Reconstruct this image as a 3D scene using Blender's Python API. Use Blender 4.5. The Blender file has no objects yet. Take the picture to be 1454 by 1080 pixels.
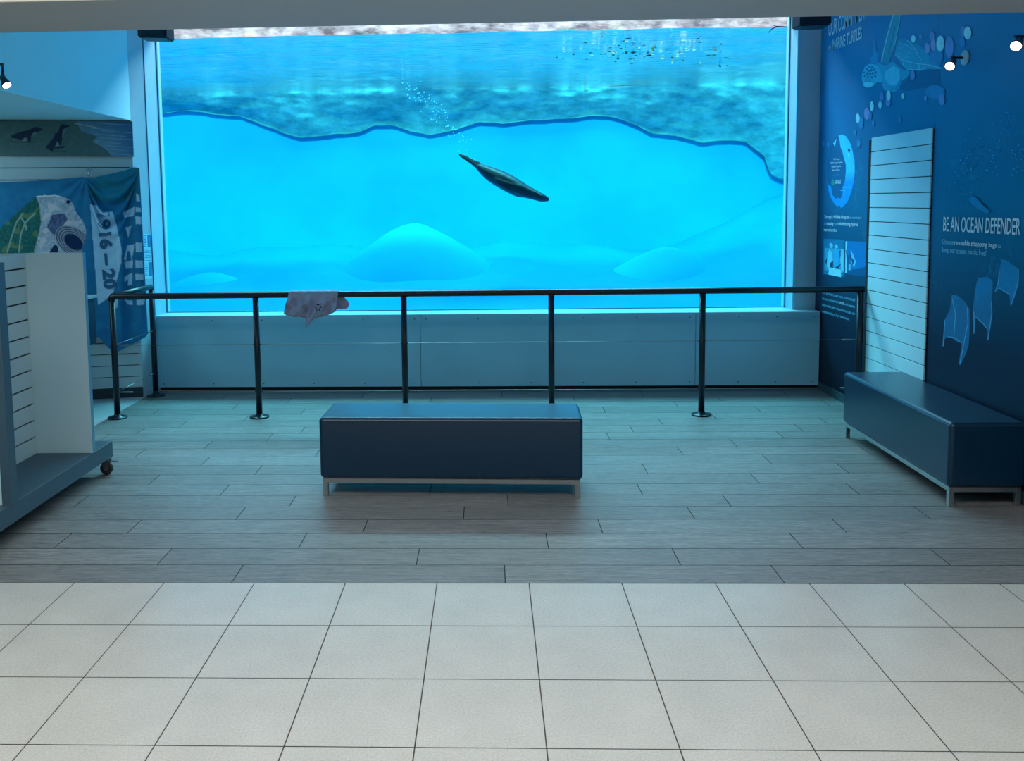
import bpy, bmesh, math, random
import numpy as np
from mathutils import Vector, Matrix, noise
from mathutils.geometry import tessellate_polygon

random.seed(7)
scene = bpy.context.scene
COL = scene.collection

# ------------------------------------------------------------------ camera
CH, YAW, PITCH, ROLL, F, CX, CY = 1.64452, -0.0348153, 0.0934914, 0.0131202, 1293.2846, 649.8417, 409.3305


def cam_axes():
    cy, sy, cp, sp = math.cos(YAW), math.sin(YAW), math.cos(PITCH), math.sin(PITCH)
    fwd = Vector((sy * cp, cy * cp, -sp)); right = Vector((cy, -sy, 0)); down = fwd.cross(right)
    cr, sr = math.cos(ROLL), math.sin(ROLL)
    return cr * right + sr * down, -sr * right + cr * down, fwd


AR, AD, AF = cam_axes()
EYE = Vector((0, 0, CH))


def sight(x, y):
    return AR * ((x - CX) / F) + AD * ((y - CY) / F) + AF


def hit(p0, n, x, y):
    """point of the plane (p0, n) that the photo shows at pixel x, y"""
    d = sight(x, y); n = Vector(n)
    return EYE + d * ((Vector(p0) - EYE).dot(n) / d.dot(n))


def atY(Y, x, y): return hit((0, Y, 0), (0, 1, 0), x, y)
def atX(X, x, y): return hit((X, 0, 0), (1, 0, 0), x, y)
def atZ(Z, x, y): return hit((0, 0, Z), (0, 0, 1), x, y)


cam = bpy.data.cameras.new('camera')
cam.sensor_fit = 'HORIZONTAL'; cam.sensor_width = 36; cam.lens = F / 1454 * 36
cam.shift_x = (727 - CX) / 1454; cam.shift_y = (CY - 540) / 1454
cam.clip_start = 0.05; cam.clip_end = 200
cam_o = bpy.data.objects.new('camera', cam); COL.objects.link(cam_o)
m = Matrix((AR, -AD, -AF)).transposed().to_4x4(); m.translation = EYE
cam_o.matrix_world = m
scene.camera = cam_o


# ------------------------------------------------------------------ colour and materials
def lin(c):
    return tuple(((v / 255) / 12.92 if v / 255 <= 0.04045 else ((v / 255 + 0.055) / 1.055) ** 2.4) for v in c)


MATS = {}


def mat(name, rgb=None, rough=0.5, metal=0.0, spec=0.5, noise_amt=0.0, noise_scale=8.0, stretch=(1, 1, 1), bump=0.0, emit=None, estr=0.0,
        attr=None, coat=0.0, sheen=0.0):
    if name in MATS: return MATS[name]
    M = bpy.data.materials.new(name); M.use_nodes = True
    nt = M.node_tree; b = nt.nodes['Principled BSDF']
    b.inputs['Roughness'].default_value = rough; b.inputs['Metallic'].default_value = metal
    b.inputs['Specular IOR Level'].default_value = spec
    b.inputs['Coat Weight'].default_value = coat; b.inputs['Coat Roughness'].default_value = .22
    b.inputs['Sheen Weight'].default_value = sheen
    src = None
    if attr:
        a = nt.nodes.new('ShaderNodeAttribute'); a.attribute_name = attr; src = a.outputs['Color']
    elif rgb:
        b.inputs['Base Color'].default_value = (*rgb, 1)
    if noise_amt or bump:
        tc = nt.nodes.new('ShaderNodeTexCoord'); mp = nt.nodes.new('ShaderNodeMapping')
        mp.inputs['Scale'].default_value = stretch
        nt.links.new(tc.outputs['Object'], mp.inputs['Vector'])
        n = nt.nodes.new('ShaderNodeTexNoise'); n.inputs['Scale'].default_value = noise_scale
        n.inputs['Detail'].default_value = 6
        nt.links.new(mp.outputs['Vector'], n.inputs['Vector'])
        if noise_amt:
            r = nt.nodes.new('ShaderNodeMapRange')
            r.inputs[1].default_value = 0.25; r.inputs[2].default_value = 0.75
            r.inputs[3].default_value = 1 - noise_amt; r.inputs[4].default_value = 1 + noise_amt
            nt.links.new(n.outputs['Fac'], r.inputs[0])
            mx = nt.nodes.new('ShaderNodeVectorMath'); mx.operation = 'SCALE'
            if src: nt.links.new(src, mx.inputs[0])
            else: mx.inputs[0].default_value = rgb
            nt.links.new(r.outputs[0], mx.inputs['Scale']); src = mx.outputs[0]
        if bump:
            bp = nt.nodes.new('ShaderNodeBump'); bp.inputs['Strength'].default_value = bump
            bp.inputs['Distance'].default_value = 0.01
            nt.links.new(n.outputs['Fac'], bp.inputs['Height']); nt.links.new(bp.outputs['Normal'], b.inputs['Normal'])
    if src: nt.links.new(src, b.inputs['Base Color'])
    if emit:
        b.inputs['Emission Color'].default_value = (*emit, 1); b.inputs['Emission Strength'].default_value = estr
    MATS[name] = M
    return M


# ------------------------------------------------------------------ mesh helpers
def new_obj(name, mesh, parent=None, mats=()):
    o = bpy.data.objects.new(name, mesh); COL.objects.link(o)
    for q in mats: mesh.materials.append(q)
    if parent is not None: o.parent = parent
    return o


def tag(o, label=None, cat=None, group=None, kind=None):
    if label: o['label'] = label
    if cat: o['category'] = cat
    if group: o['group'] = group
    if kind: o['kind'] = kind
    return o


def empty(name, loc, label, cat, rz=0.0, group=None, kind=None):
    o = bpy.data.objects.new(name, None); COL.objects.link(o)
    o.empty_display_size = 0.1
    o.location = loc; o.rotation_euler = (0, 0, rz)
    return tag(o, label, cat, group, kind)


def box(bm, lo, hi, bevel=0.0, seg=2, mi=0):
    t = bmesh.new()
    bmesh.ops.create_cube(t, size=1)
    c = [(a + b) / 2 for a, b in zip(lo, hi)]; s = [b - a for a, b in zip(lo, hi)]
    for v in t.verts: v.co = Vector((c[i] + v.co[i] * s[i] for i in range(3)))
    if bevel: bmesh.ops.bevel(t, geom=t.edges[:], offset=bevel, segments=seg, affect='EDGES', profile=0.5)
    merge(bm, t, mi)


def merge(bm, t, mi=0, xf=None):
    if xf is not None: bmesh.ops.transform(t, matrix=xf, verts=t.verts)
    mp = {v: bm.verts.new(v.co) for v in t.verts}
    for f in t.faces:
        try: g = bm.faces.new([mp[v] for v in f.verts])
        except ValueError: continue
        g.material_index = mi; g.smooth = f.smooth
    t.free()


def tube(bm, pts, r, seg=12, caps=True, mi=0):
    pts = [Vector(p) for p in pts]; rings = []
    prev = None
    for i, p in enumerate(pts):
        d = ((pts[min(i + 1, len(pts) - 1)] - pts[max(i - 1, 0)])).normalized()
        a = prev if prev else (Vector((0, 0, 1)) if abs(d.z) < 0.9 else Vector((1, 0, 0)))
        u = (a - d * a.dot(d)).normalized(); v = d.cross(u); prev = u
        rr = r[i] if isinstance(r, (list, tuple)) else r
        rings.append([bm.verts.new(p + (u * math.cos(2 * math.pi * k / seg) + v * math.sin(2 * math.pi * k / seg)) * rr) for k in range(seg)])
    for a, b in zip(rings, rings[1:]):
        for k in range(seg):
            f = bm.faces.new((a[k], a[(k + 1) % seg], b[(k + 1) % seg], b[k])); f.smooth = True; f.material_index = mi
    if caps:
        f = bm.faces.new(rings[0][::-1]); f.material_index = mi
        f = bm.faces.new(rings[-1]); f.material_index = mi


def lathe(bm, prof, org, axis, seg=24, mi=0):
    """prof: (radius, height) along axis from org"""
    d = Vector(axis).normalized(); a = Vector((0, 0, 1)) if abs(d.z) < 0.9 else Vector((1, 0, 0))
    u = (a - d * a.dot(d)).normalized(); v = d.cross(u); org = Vector(org); rings = []
    for r, h in prof:
        rings.append([bm.verts.new(org + d * h + (u * math.cos(2 * math.pi * k / seg) + v * math.sin(2 * math.pi * k / seg)) * max(r, 1e-4)) for k in range(seg)])
    for p, q in zip(rings, rings[1:]):
        for k in range(seg):
            f = bm.faces.new((p[k], p[(k + 1) % seg], q[(k + 1) % seg], q[k])); f.smooth = True; f.material_index = mi
    for ring in (rings[0][::-1], rings[-1]):
        f = bm.faces.new(ring); f.material_index = mi


def finish(name, bm, mats, parent=None, smooth=False, weld=0.0):
    if weld: bmesh.ops.remove_doubles(bm, verts=bm.verts, dist=weld)
    bmesh.ops.recalc_face_normals(bm, faces=bm.faces)
    me = bpy.data.meshes.new(name); bm.to_mesh(me); bm.free()
    if smooth:
        for p in me.polygons: p.use_smooth = True
    if not isinstance(mats, (list, tuple)): mats = [mats]
    return new_obj(name, me, parent, mats)


def boxes(name, lst, mats, parent=None, bevel=0.0, seg=2):
    bm = bmesh.new()
    for b in lst: box(bm, b[0], b[1], bevel, seg, b[2] if len(b) > 2 else 0)
    return finish(name, bm, mats, parent)


def grid_mesh(name, fn, nu, nv, mats, parent=None, colfn=None, smooth=True):
    """fn(u, v) -> (point) for u, v in 0..1"""
    vs = []; fs = []; cols = []
    for j in range(nv + 1):
        for i in range(nu + 1):
            vs.append(tuple(fn(i / nu, j / nv)))
            if colfn: cols.append(colfn(i / nu, j / nv))
    for j in range(nv):
        for i in range(nu):
            a = j * (nu + 1) + i
            fs.append((a, a + 1, a + nu + 2, a + nu + 1))
    me = bpy.data.meshes.new(name); me.from_pydata(vs, [], fs)
    if colfn:
        at = me.attributes.new('Col', 'FLOAT_COLOR', 'POINT')
        at.data.foreach_set('color', np.array([(*c, 1) for c in cols], dtype=np.float32).ravel())
    me.polygons.foreach_set('use_smooth', [smooth] * len(me.polygons))
    return new_obj(name, me, parent, mats if isinstance(mats, (list, tuple)) else [mats])


class Decals:
    """flat printed shapes on a plane, coloured per shape, one mesh"""
    def __init__(s, p0, n, base=0.0006, gain=1.25):
        s.gain = gain
        s.p0, s.n, s.k = Vector(p0), Vector(n).normalized(), base; s.v, s.f, s.c = [], [], []
        if s.n.dot(EYE - s.p0) < 0: s.n = -s.n

    def lift(s, x, y):
        return hit(s.p0 + s.n * s.k, s.n, x, y)

    def world(s, pts3, col):
        t = tessellate_polygon([pts3]); o = len(s.v)
        s.v += [tuple(p) for p in pts3]
        cc = col if isinstance(col[0], (tuple, list)) else [col] * len(pts3)
        s.c += [tuple(min(1, q_ * s.gain) for q_ in lin(c)) for c in cc]
        for a, b, c in t:
            q = (Vector(pts3[b]) - Vector(pts3[a])).cross(Vector(pts3[c]) - Vector(pts3[a]))
            s.f.append((a + o, b + o, c + o) if q.dot(s.n) > 0 else (a + o, c + o, b + o))
        s.k += 0.00003

    def poly(s, pts, col):
        s.world([s.lift(*p) for p in pts], col); return s

    def ell(s, cx, cy, rx, ry, col, rot=0.0, n=20):
        c, q = math.cos(rot), math.sin(rot)
        P = []
        for k in range(n):
            a = 2 * math.pi * k / n; ex, ey = rx * math.cos(a), ry * math.sin(a)
            P.append((cx + ex * c - ey * q, cy + ex * q + ey * c))
        return s.poly(P, col)

    def line(s, pts, w, col):
        L = []; R_ = []
        for i, p in enumerate(pts):
            a = pts[max(i - 1, 0)]; b = pts[min(i + 1, len(pts) - 1)]
            dx, dy = b[0] - a[0], b[1] - a[1]; l = math.hypot(dx, dy) or 1
            L.append((p[0] - dy / l * w / 2, p[1] + dx / l * w / 2)); R_.append((p[0] + dy / l * w / 2, p[1] - dx / l * w / 2))
        return s.poly(L + R_[::-1], col)

    def build(s, name, parent, m):
        me = bpy.data.meshes.new(name); me.from_pydata(s.v, [], s.f)
        at = me.attributes.new('Col', 'FLOAT_COLOR', 'POINT')
        at.data.foreach_set('color', np.array([(*c, 1) for c in s.c], dtype=np.float32).ravel())
        return new_obj(name, me, parent, [m])


def crop(x0, y0, k, pts):
    return [(x0 + a / k, y0 + b / k) for a, b in pts]


def text_geo(txt, bold=0.0):
    cu = bpy.data.curves.new('lettering', 'FONT'); cu.body = txt; cu.size = 1; cu.offset = bold; cu.resolution_u = 3
    o = bpy.data.objects.new('lettering', cu); COL.objects.link(o)
    bpy.context.view_layer.update()
    me = bpy.data.meshes.new_from_object(o.evaluated_get(bpy.context.evaluated_depsgraph_get()))
    vs = [v.co.copy() for v in me.vertices]; fs = [tuple(p.vertices) for p in me.polygons]
    bpy.data.objects.remove(o); bpy.data.curves.remove(cu); bpy.data.meshes.remove(me)
    x0 = min(v.x for v in vs); x1 = max(v.x for v in vs)
    return [((v.x - x0) / (x1 - x0), v.y / 0.72) for v in vs], fs


def lettering(name, txt, A, B, up, m, parent, bold=0.0):
    """text from world point A to B along its baseline, capitals as tall as the vector up"""
    A, B, up = Vector(A), Vector(B), Vector(up)
    vs, fs = text_geo(txt, bold)
    me = bpy.data.meshes.new(name)
    me.from_pydata([tuple(A + (B - A) * u + up * v) for u, v in vs], [], fs)
    return new_obj(name, me, parent, [m])


# ------------------------------------------------------------------ palette
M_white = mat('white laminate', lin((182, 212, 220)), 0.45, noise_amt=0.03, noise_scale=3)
M_clad = mat('painted fibre cement cladding', lin((146, 214, 236)), 0.5, noise_amt=0.06, noise_scale=2.2, stretch=(1, 1, .5))  # cyan window light is mixed into the cladding colour
M_wall = mat('wall paint with window light', lin((192, 244, 250)), 0.6, noise_amt=0.03, noise_scale=2)  # white paint with the window's cyan spill put into its colour
M_reveal = mat('pillar paint', lin((172, 206, 218)), 0.5, noise_amt=0.05, noise_scale=3)  # pillar colour carries some of the window's cyan light
M_beam = mat('bulkhead paint', lin((172, 170, 166)), 0.6, noise_amt=0.03, noise_scale=1.5)
M_black = mat('black powder coated steel', lin((8, 24, 40)), 0.35)
M_darkgap = mat('dark gap', lin((18, 24, 30)), 0.8)
M_vinyl = mat('black vinyl upholstery', lin((0, 44, 72)), 0.36, spec=0.25, coat=0.6, noise_amt=0.08, noise_scale=60, bump=0.03)
M_chrome = mat('brushed stainless steel', lin((190, 192, 194)), 0.28, 1.0, noise_amt=0.05, noise_scale=20)
M_wire = mat('stainless cable', lin((150, 158, 164)), 0.3, 0.9)
M_slatgroove = mat('dark slat groove', lin((34, 44, 52)), 0.8)  # dark backing behind the gaps between slats
M_gbase = mat('slate blue laminate', lin((58, 84, 100)), 0.45, noise_amt=0.05, noise_scale=5)
M_rubber = mat('dark rubber', lin((40, 42, 46)), 0.6)
M_zinc = mat('zinc plated steel', lin((130, 134, 138)), 0.4, 0.8)
M_print = mat('printed vinyl', attr='Col', rough=0.55, spec=0.3, noise_amt=0.10, noise_scale=28)
M_printpale = mat('pale cyan print', lin((226, 246, 252)), 0.55, spec=0.3)
M_printdim = mat('dim cyan print', lin((140, 214, 240)), 0.55, spec=0.3)
M_fabricprint = mat('printed polyester flag', attr='Col', rough=0.7, spec=0.2, noise_amt=0.06, noise_scale=18)

# ------------------------------------------------------------------ floors
PW, PL, TS = 0.2, 1.2, 0.4
YB = 3.8185          # tiles end, planks start
XT0 = -0.24012


def floor_mesh(name, quads, mats, cols, gy0, gy1, gx0, gx1, zb):
    vs, fs, cc, mi = [], [], [], []
    for (x0, y0, x1, y1), c in zip(quads, cols):
        o = len(vs); vs += [(x0, y0, 0), (x1, y0, 0), (x1, y1, 0), (x0, y1, 0)]; fs.append((o, o + 1, o + 2, o + 3)); cc += [c] * 4; mi.append(0)
    o = len(vs); vs += [(gx0, gy0, zb), (gx1, gy0, zb), (gx1, gy1, zb), (gx0, gy1, zb)]; fs.append((o, o + 1, o + 2, o + 3)); cc += [(0, 0, 0)] * 4; mi.append(1)
    me = bpy.data.meshes.new(name); me.from_pydata(vs, [], fs)
    at = me.attributes.new('Col', 'FLOAT_COLOR', 'POINT')
    at.data.foreach_set('color', np.array([(*c, 1) for c in cc], dtype=np.float32).ravel())
    for p, q in zip(me.polygons, mi): p.material_index = q
    return new_obj(name, me, None, mats)


def plank_material():
    M = bpy.data.materials.new('grey wood look planks'); M.use_nodes = True
    nt = M.node_tree; b = nt.nodes['Principled BSDF']; L = nt.links
    a = nt.nodes.new('ShaderNodeAttribute'); a.attribute_name = 'Col'
    tc = nt.nodes.new('ShaderNodeTexCoord')
    off = nt.nodes.new('ShaderNodeVectorMath'); off.operation = 'MULTIPLY_ADD'
    off.inputs[1].default_value = (37, 11, 5); L.new(a.outputs['Color'], off.inputs[0]); L.new(tc.outputs['Object'], off.inputs[2])
    mp = nt.nodes.new('ShaderNodeMapping'); mp.inputs['Scale'].default_value = (1.6, 26, 1); L.new(off.outputs[0], mp.inputs['Vector'])
    n1 = nt.nodes.new('ShaderNodeTexNoise'); n1.inputs['Scale'].default_value = 3.2; n1.inputs['Detail'].default_value = 8; n1.inputs['Roughness'].default_value = .78
    L.new(mp.outputs[0], n1.inputs['Vector'])
    mp2 = nt.nodes.new('ShaderNodeMapping'); mp2.inputs['Scale'].default_value = (5, 60, 1); L.new(off.outputs[0], mp2.inputs['Vector'])
    n2 = nt.nodes.new('ShaderNodeTexNoise'); n2.inputs['Scale'].default_value = 5; n2.inputs['Detail'].default_value = 4; L.new(mp2.outputs[0], n2.inputs['Vector'])
    ramp = nt.nodes.new('ShaderNodeValToRGB'); e = ramp.color_ramp.elements
    e[0].position = .34; e[0].color = (*lin((70, 72, 74)), 1); e[1].position = .68; e[1].color = (*lin((158, 157, 156)), 1)
    ad = nt.nodes.new('ShaderNodeMath'); ad.operation = 'MULTIPLY_ADD'; ad.inputs[1].default_value = .35
    L.new(n2.outputs['Fac'], ad.inputs[0]); 
    ml = nt.nodes.new('ShaderNodeMath'); ml.operation = 'MULTIPLY'; ml.inputs[1].default_value = .68; L.new(n1.outputs['Fac'], ml.inputs[0])
    L.new(ml.outputs[0], ad.inputs[2]); L.new(ad.outputs[0], ramp.inputs['Fac'])
    sp = nt.nodes.new('ShaderNodeSeparateColor'); L.new(a.outputs['Color'], sp.inputs[0])
    mr = nt.nodes.new('ShaderNodeMapRange'); mr.inputs[3].default_value = .86; mr.inputs[4].default_value = 1.1; L.new(sp.outputs[0], mr.inputs[0])
    mx = nt.nodes.new('ShaderNodeVectorMath'); mx.operation = 'SCALE'; L.new(ramp.outputs['Color'], mx.inputs[0]); L.new(mr.outputs[0], mx.inputs['Scale'])
    L.new(mx.outputs[0], b.inputs['Base Color'])
    rr = nt.nodes.new('ShaderNodeMapRange'); rr.inputs[3].default_value = .34; rr.inputs[4].default_value = .55; L.new(n1.outputs['Fac'], rr.inputs[0]); L.new(rr.outputs[0], b.inputs['Roughness'])
    bp = nt.nodes.new('ShaderNodeBump'); bp.inputs['Strength'].default_value = .12; bp.inputs['Distance'].default_value = .004
    L.new(n1.outputs['Fac'], bp.inputs['Height']); L.new(bp.outputs['Normal'], b.inputs['Normal'])
    return M


joint = [.057, .854, .27, .552, 1.053, .091, .85, .36, .948, .55, .046, .445, .825, 1.02, .068, .5, .9, .3, .7, .1, .55]
quads, cols = [], []
g = 0.0022
for r in range(21):
    y0 = YB + r * PW; y1 = min(y0 + PW, 7.97)
    k = math.floor((-3.0 - joint[r]) / PL)
    while joint[r] + k * PL < 2.86:
        x0 = max(joint[r] + k * PL, -3.0 if r >= 12 else -7); x1 = min(joint[r] + (k + 1) * PL, 2.86)
        if x1 > x0: quads.append((x0 + g, y0 + g, x1 - g, y1 - g)); cols.append((random.random(), random.random(), random.random()))
        k += 1
    if r < 12:  # planks reach further left in front of the alcove
        quads.append((-7, y0 + g, quads and min(q[0] for q in quads if abs(q[1] - y0 - g) < 1e-6) - 2 * g, y1 - g)); cols.append((random.random(),) * 3)
M_plank = plank_material()
fl = floor_mesh('floor', quads, [M_plank, M_darkgap], cols, YB, 7.97, -7, 2.86, -0.003)
tag(fl, 'grey wood look plank floor in front of the big window', 'floor', kind='structure')

quads, cols = [], []
g = 0.0021
for i in range(-20, 20):
    for j in range(0, 14):
        x0 = XT0 + i * TS; y1 = YB - j * TS
        if x0 < -6 or x0 > 6: continue
        quads.append((x0 + g, y1 - TS + g, x0 + TS - g, y1 - (g if j else 0.001))); v = random.uniform(.97, 1.03); cols.append((v, v, v))
M_tile = bpy.data.materials.new('speckled cream floor tile'); M_tile.use_nodes = True
nt = M_tile.node_tree; b = nt.nodes['Principled BSDF']
tc = nt.nodes.new('ShaderNodeTexCoord')
n1 = nt.nodes.new('ShaderNodeTexNoise'); n1.inputs['Scale'].default_value = 130; n1.inputs['Detail'].default_value = 6; nt.links.new(tc.outputs['Object'], n1.inputs['Vector'])
n2 = nt.nodes.new('ShaderNodeTexNoise'); n2.inputs['Scale'].default_value = 5; n2.inputs['Detail'].default_value = 3; nt.links.new(tc.outputs['Object'], n2.inputs['Vector'])
ra = nt.nodes.new('ShaderNodeValToRGB'); e = ra.color_ramp.elements
e[0].position = .25; e[0].color = (*lin((182, 179, 172)), 1); e[1].position = .7; e[1].color = (*lin((204, 201, 195)), 1)
nt.links.new(n1.outputs['Fac'], ra.inputs['Fac'])
mr = nt.nodes.new('ShaderNodeMapRange'); mr.inputs[3].default_value = .9; mr.inputs[4].default_value = 1.1; nt.links.new(n2.outputs['Fac'], mr.inputs[0])
mx = nt.nodes.new('ShaderNodeVectorMath'); mx.operation = 'SCALE'; nt.links.new(ra.outputs['Color'], mx.inputs[0]); nt.links.new(mr.outputs[0], mx.inputs['Scale'])
nt.links.new(mx.outputs[0], b.inputs['Base Color']); b.inputs['Roughness'].default_value = .25; b.inputs['Specular IOR Level'].default_value = .65
fl = floor_mesh('floor', quads, [M_tile, mat('grout', lin((70, 66, 62)), .8)], cols, YB - 14 * TS, YB, -6, 6, -0.002)
tag(fl, 'cream speckled square tile floor in the foreground', 'floor', kind='structure')
fl = boxes('floor', [((-7, 6.22, -.02), (-3.0, 8.3, 0))], mat('pale alcove floor', lin((186, 192, 196)), .4, noise_amt=.03, noise_scale=4))
tag(fl, 'pale floor strip in the alcove left of the railing', 'floor', kind='structure')

# ------------------------------------------------------------------ room shell
RX = 2.85                      # face of the printed right wall
CZ = 3.45
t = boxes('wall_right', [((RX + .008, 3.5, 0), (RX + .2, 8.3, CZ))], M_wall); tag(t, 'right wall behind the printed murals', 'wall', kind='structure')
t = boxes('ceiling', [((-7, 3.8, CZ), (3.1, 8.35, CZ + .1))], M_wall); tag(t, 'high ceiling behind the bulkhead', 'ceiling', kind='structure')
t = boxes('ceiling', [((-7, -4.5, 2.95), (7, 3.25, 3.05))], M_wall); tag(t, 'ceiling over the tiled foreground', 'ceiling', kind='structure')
ZB = 2.372
t = boxes('beam', [((-7, 3.25, ZB), (7, 3.8, CZ))], M_beam, bevel=.004); tag(t, 'wide grey bulkhead beam across the top', 'beam', kind='structure')
# wall with the window, pillars left and right of it
PYL, PYR, GY = 7.9, 8.03, 8.23
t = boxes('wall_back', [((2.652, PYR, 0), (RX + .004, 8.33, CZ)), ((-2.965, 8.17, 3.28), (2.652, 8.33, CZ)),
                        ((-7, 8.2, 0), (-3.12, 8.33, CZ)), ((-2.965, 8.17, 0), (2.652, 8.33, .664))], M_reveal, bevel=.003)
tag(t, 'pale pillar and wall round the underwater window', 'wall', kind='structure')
SP0, SP1 = Vector((-3.021, 7.722, 0)), Vector((-2.966, 7.93, 0))
SPN = Vector((SP1.y - SP0.y, SP0.x - SP1.x, 0)).normalized()
bm = bmesh.new()
foot = [SP0, SP1, Vector((-2.966, 8.33, 0)), Vector((-3.4, 8.33, 0)), Vector((-3.4, 7.76, 0))]
f0 = [bm.verts.new(p) for p in foot]; f1 = [bm.verts.new(p + Vector((0, 0, CZ))) for p in foot]
bm.faces.new(f0); bm.faces.new(f1[::-1])
for k in range(5): bm.faces.new((f0[k], f0[(k + 1) % 5], f1[(k + 1) % 5], f1[k]))
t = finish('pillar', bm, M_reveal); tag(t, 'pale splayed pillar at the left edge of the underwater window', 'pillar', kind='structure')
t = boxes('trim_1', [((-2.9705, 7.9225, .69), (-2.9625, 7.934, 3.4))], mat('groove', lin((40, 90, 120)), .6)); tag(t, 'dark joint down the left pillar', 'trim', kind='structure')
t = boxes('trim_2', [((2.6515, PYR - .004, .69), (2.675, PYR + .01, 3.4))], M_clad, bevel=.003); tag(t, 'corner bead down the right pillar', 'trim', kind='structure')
# boxed plinth under the window
pl = empty('plinth_wall', (0, 7.93, 0), 'white boxed plinth wall under the underwater window', 'wall', kind='structure')
KY0, KY1 = 7.955, 7.875


def ky(x): return KY0 + (KY1 - KY0) * (x + 2.97) / (2.84 + 2.97)


def kbox(bm, x0, x1, z0, z1, th, fr=0.0, mi=0):
    tb = bmesh.new(); bmesh.ops.create_cube(tb, size=1)
    for v in tb.verts:
        X = x0 if v.co.x < 0 else x1
        v.co = Vector((X, ky(X) + fr + (th if v.co.y > 0 else 0), z0 if v.co.z < 0 else z1))
    merge(bm, tb, mi)


bm = bmesh.new(); kbox(bm, -2.97, 2.84, 0.0, .035, .2, .03); finish('kick_recess', bm, M_darkgap, pl)
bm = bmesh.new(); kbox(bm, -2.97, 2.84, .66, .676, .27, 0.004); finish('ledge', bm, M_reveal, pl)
xj = [-2.972, atY(7.93, 597.5, 500).x, atY(7.93, 986, 500).x, 2.842]
xj.insert(1, xj[1] - 2.28) if False else None
for a, c in zip(xj, xj[1:]):
    bm = bmesh.new(); kbox(bm, a + .002, c - .002, .035, .6755, .02)
    n = max(3, round((c - a) / .5)); 
    for k in range(n + 1):
        for zz in (.065, .635):
            X = a + .05 + (c - a - .1) * k / n
            lathe(bm, [(.006, 0), (.005, .0016)], (X, ky(X), zz), (0, -1, 0), 8, 1)
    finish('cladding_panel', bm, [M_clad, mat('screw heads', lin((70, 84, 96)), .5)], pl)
# window
win = empty('window_1', (-.15, GY, .676), 'huge acrylic window onto the seal pool', 'window', kind='structure')
M_glass = bpy.data.materials.new('clear acrylic'); M_glass.use_nodes = True
nt = M_glass.node_tree; nt.nodes.clear()
o_ = nt.nodes.new('ShaderNodeOutputMaterial'); tr = nt.nodes.new('ShaderNodeBsdfTransparent'); gl = nt.nodes.new('ShaderNodeBsdfGlossy'); mx = nt.nodes.new('ShaderNodeMixShader')
tr.inputs[0].default_value = (.96, 1, 1, 1); gl.inputs['Roughness'].default_value = .02
fr = nt.nodes.new('ShaderNodeFresnel'); fr.inputs[0].default_value = 1.15
nt.links.new(fr.outputs[0], mx.inputs[0]); nt.links.new(tr.outputs[0], mx.inputs[1]); nt.links.new(gl.outputs[0], mx.inputs[2]); nt.links.new(mx.outputs[0], o_.inputs[0])
bm = bmesh.new(); vs = [bm.verts.new(p) for p in ((-2.965, GY, .66), (2.652, GY, .66), (2.652, GY, 3.28), (-2.965, GY, 3.28))]; bm.faces.new(vs)
finish('pane', bm, M_glass, win).matrix_parent_inverse = Matrix.Translation((.15, -GY, -.676))
boxes('glazing_seal', [((-2.965, GY - .012, .676), (-2.957, GY + .012, 3.28)), ((2.644, GY - .012, .676), (2.652, GY + .012, 3.28)), ((-2.957, GY - .012, .674), (2.644, GY + .012, .682))],
      mat('grey silicone', lin((70, 120, 150)), .5), win).matrix_parent_inverse = Matrix.Translation((.15, -GY, -.676))
pl_inv = Matrix.Translation((0, -7.93, 0))
for c in pl.children: c.matrix_parent_inverse = pl_inv


def adopt(root):
    """children were modelled in world space: keep them there under their root, and sub-parts under their parts"""
    bpy.context.view_layer.update()
    for c in root.children:
        c.matrix_parent_inverse = root.matrix_basis.inverted()


# skirting on the right wall
t = boxes('baseboard_right', [((RX - .012, 3.5, 0), (RX + .02, PYR, .066))], mat('teal skirting', lin((52, 84, 92)), .5)); tag(t, 'teal skirting along the right wall', 'skirting', kind='structure')

# left alcove: bulkhead, angled slat wall
BX, BZ = -3.021, 2.376
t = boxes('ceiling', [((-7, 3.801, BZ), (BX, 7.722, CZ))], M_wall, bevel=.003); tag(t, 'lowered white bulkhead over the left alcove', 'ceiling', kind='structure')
SWA = math.radians(13)
SWO = Vector((-3.022, 7.72, 0)); SWD = Vector((math.cos(SWA), math.sin(SWA), 0)); SWN = Vector((math.sin(SWA), -math.cos(SWA), 0))
SWX = Matrix((SWD, -SWN, Vector((0, 0, 1)))).transposed().to_4x4(); SWX.translation = SWO      # local x along the wall, y into the wall


def swp(off, x, y):
    return hit(SWO + SWN * off, SWN, x, y)


def slat_panel(bm, x0, x1, z0, z1, zs, y0=0.0, th=.018, gap=.007):
    ed = [z0] + sorted(z for z in zs if z0 + .02 < z < z1 - .01) + [z1]
    for i in range(len(ed) - 1):
        box(bm, (x0, y0, ed[i] + (gap / 2 if i else 0)), (x1, y0 + th, ed[i + 1] - (gap / 2 if i < len(ed) - 2 else 0)), .0012, 1, 0)
    box(bm, (x0, y0 + th * .6, z0 + .002), (x1, y0 + th + .01, z1 - .002), 0, 1, 1)


zt = swp(0, 150, 237.7).z
zbb = swp(0, 200, 549).z
bm = bmesh.new(); slat_panel(bm, -4.2, 0, zbb, BZ - .002, [zt - .1 * k for k in range(0, 22)])
bmesh.ops.transform(bm, matrix=SWX, verts=bm.verts)
t = finish('wall_left', bm, [M_white, M_slatgroove]); tag(t, 'white slatted display wall in the left alcove', 'wall', kind='structure')
bm = bmesh.new(); box(bm, (-4.2, -.004, 0), (0, .03, zbb - .002)); bmesh.ops.transform(bm, matrix=SWX, verts=bm.verts)
t = finish('baseboard_left', bm, mat('dark skirting', lin((30, 52, 66)), .5)); tag(t, 'dark skirting under the alcove slat wall', 'skirting', kind='structure')

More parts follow.
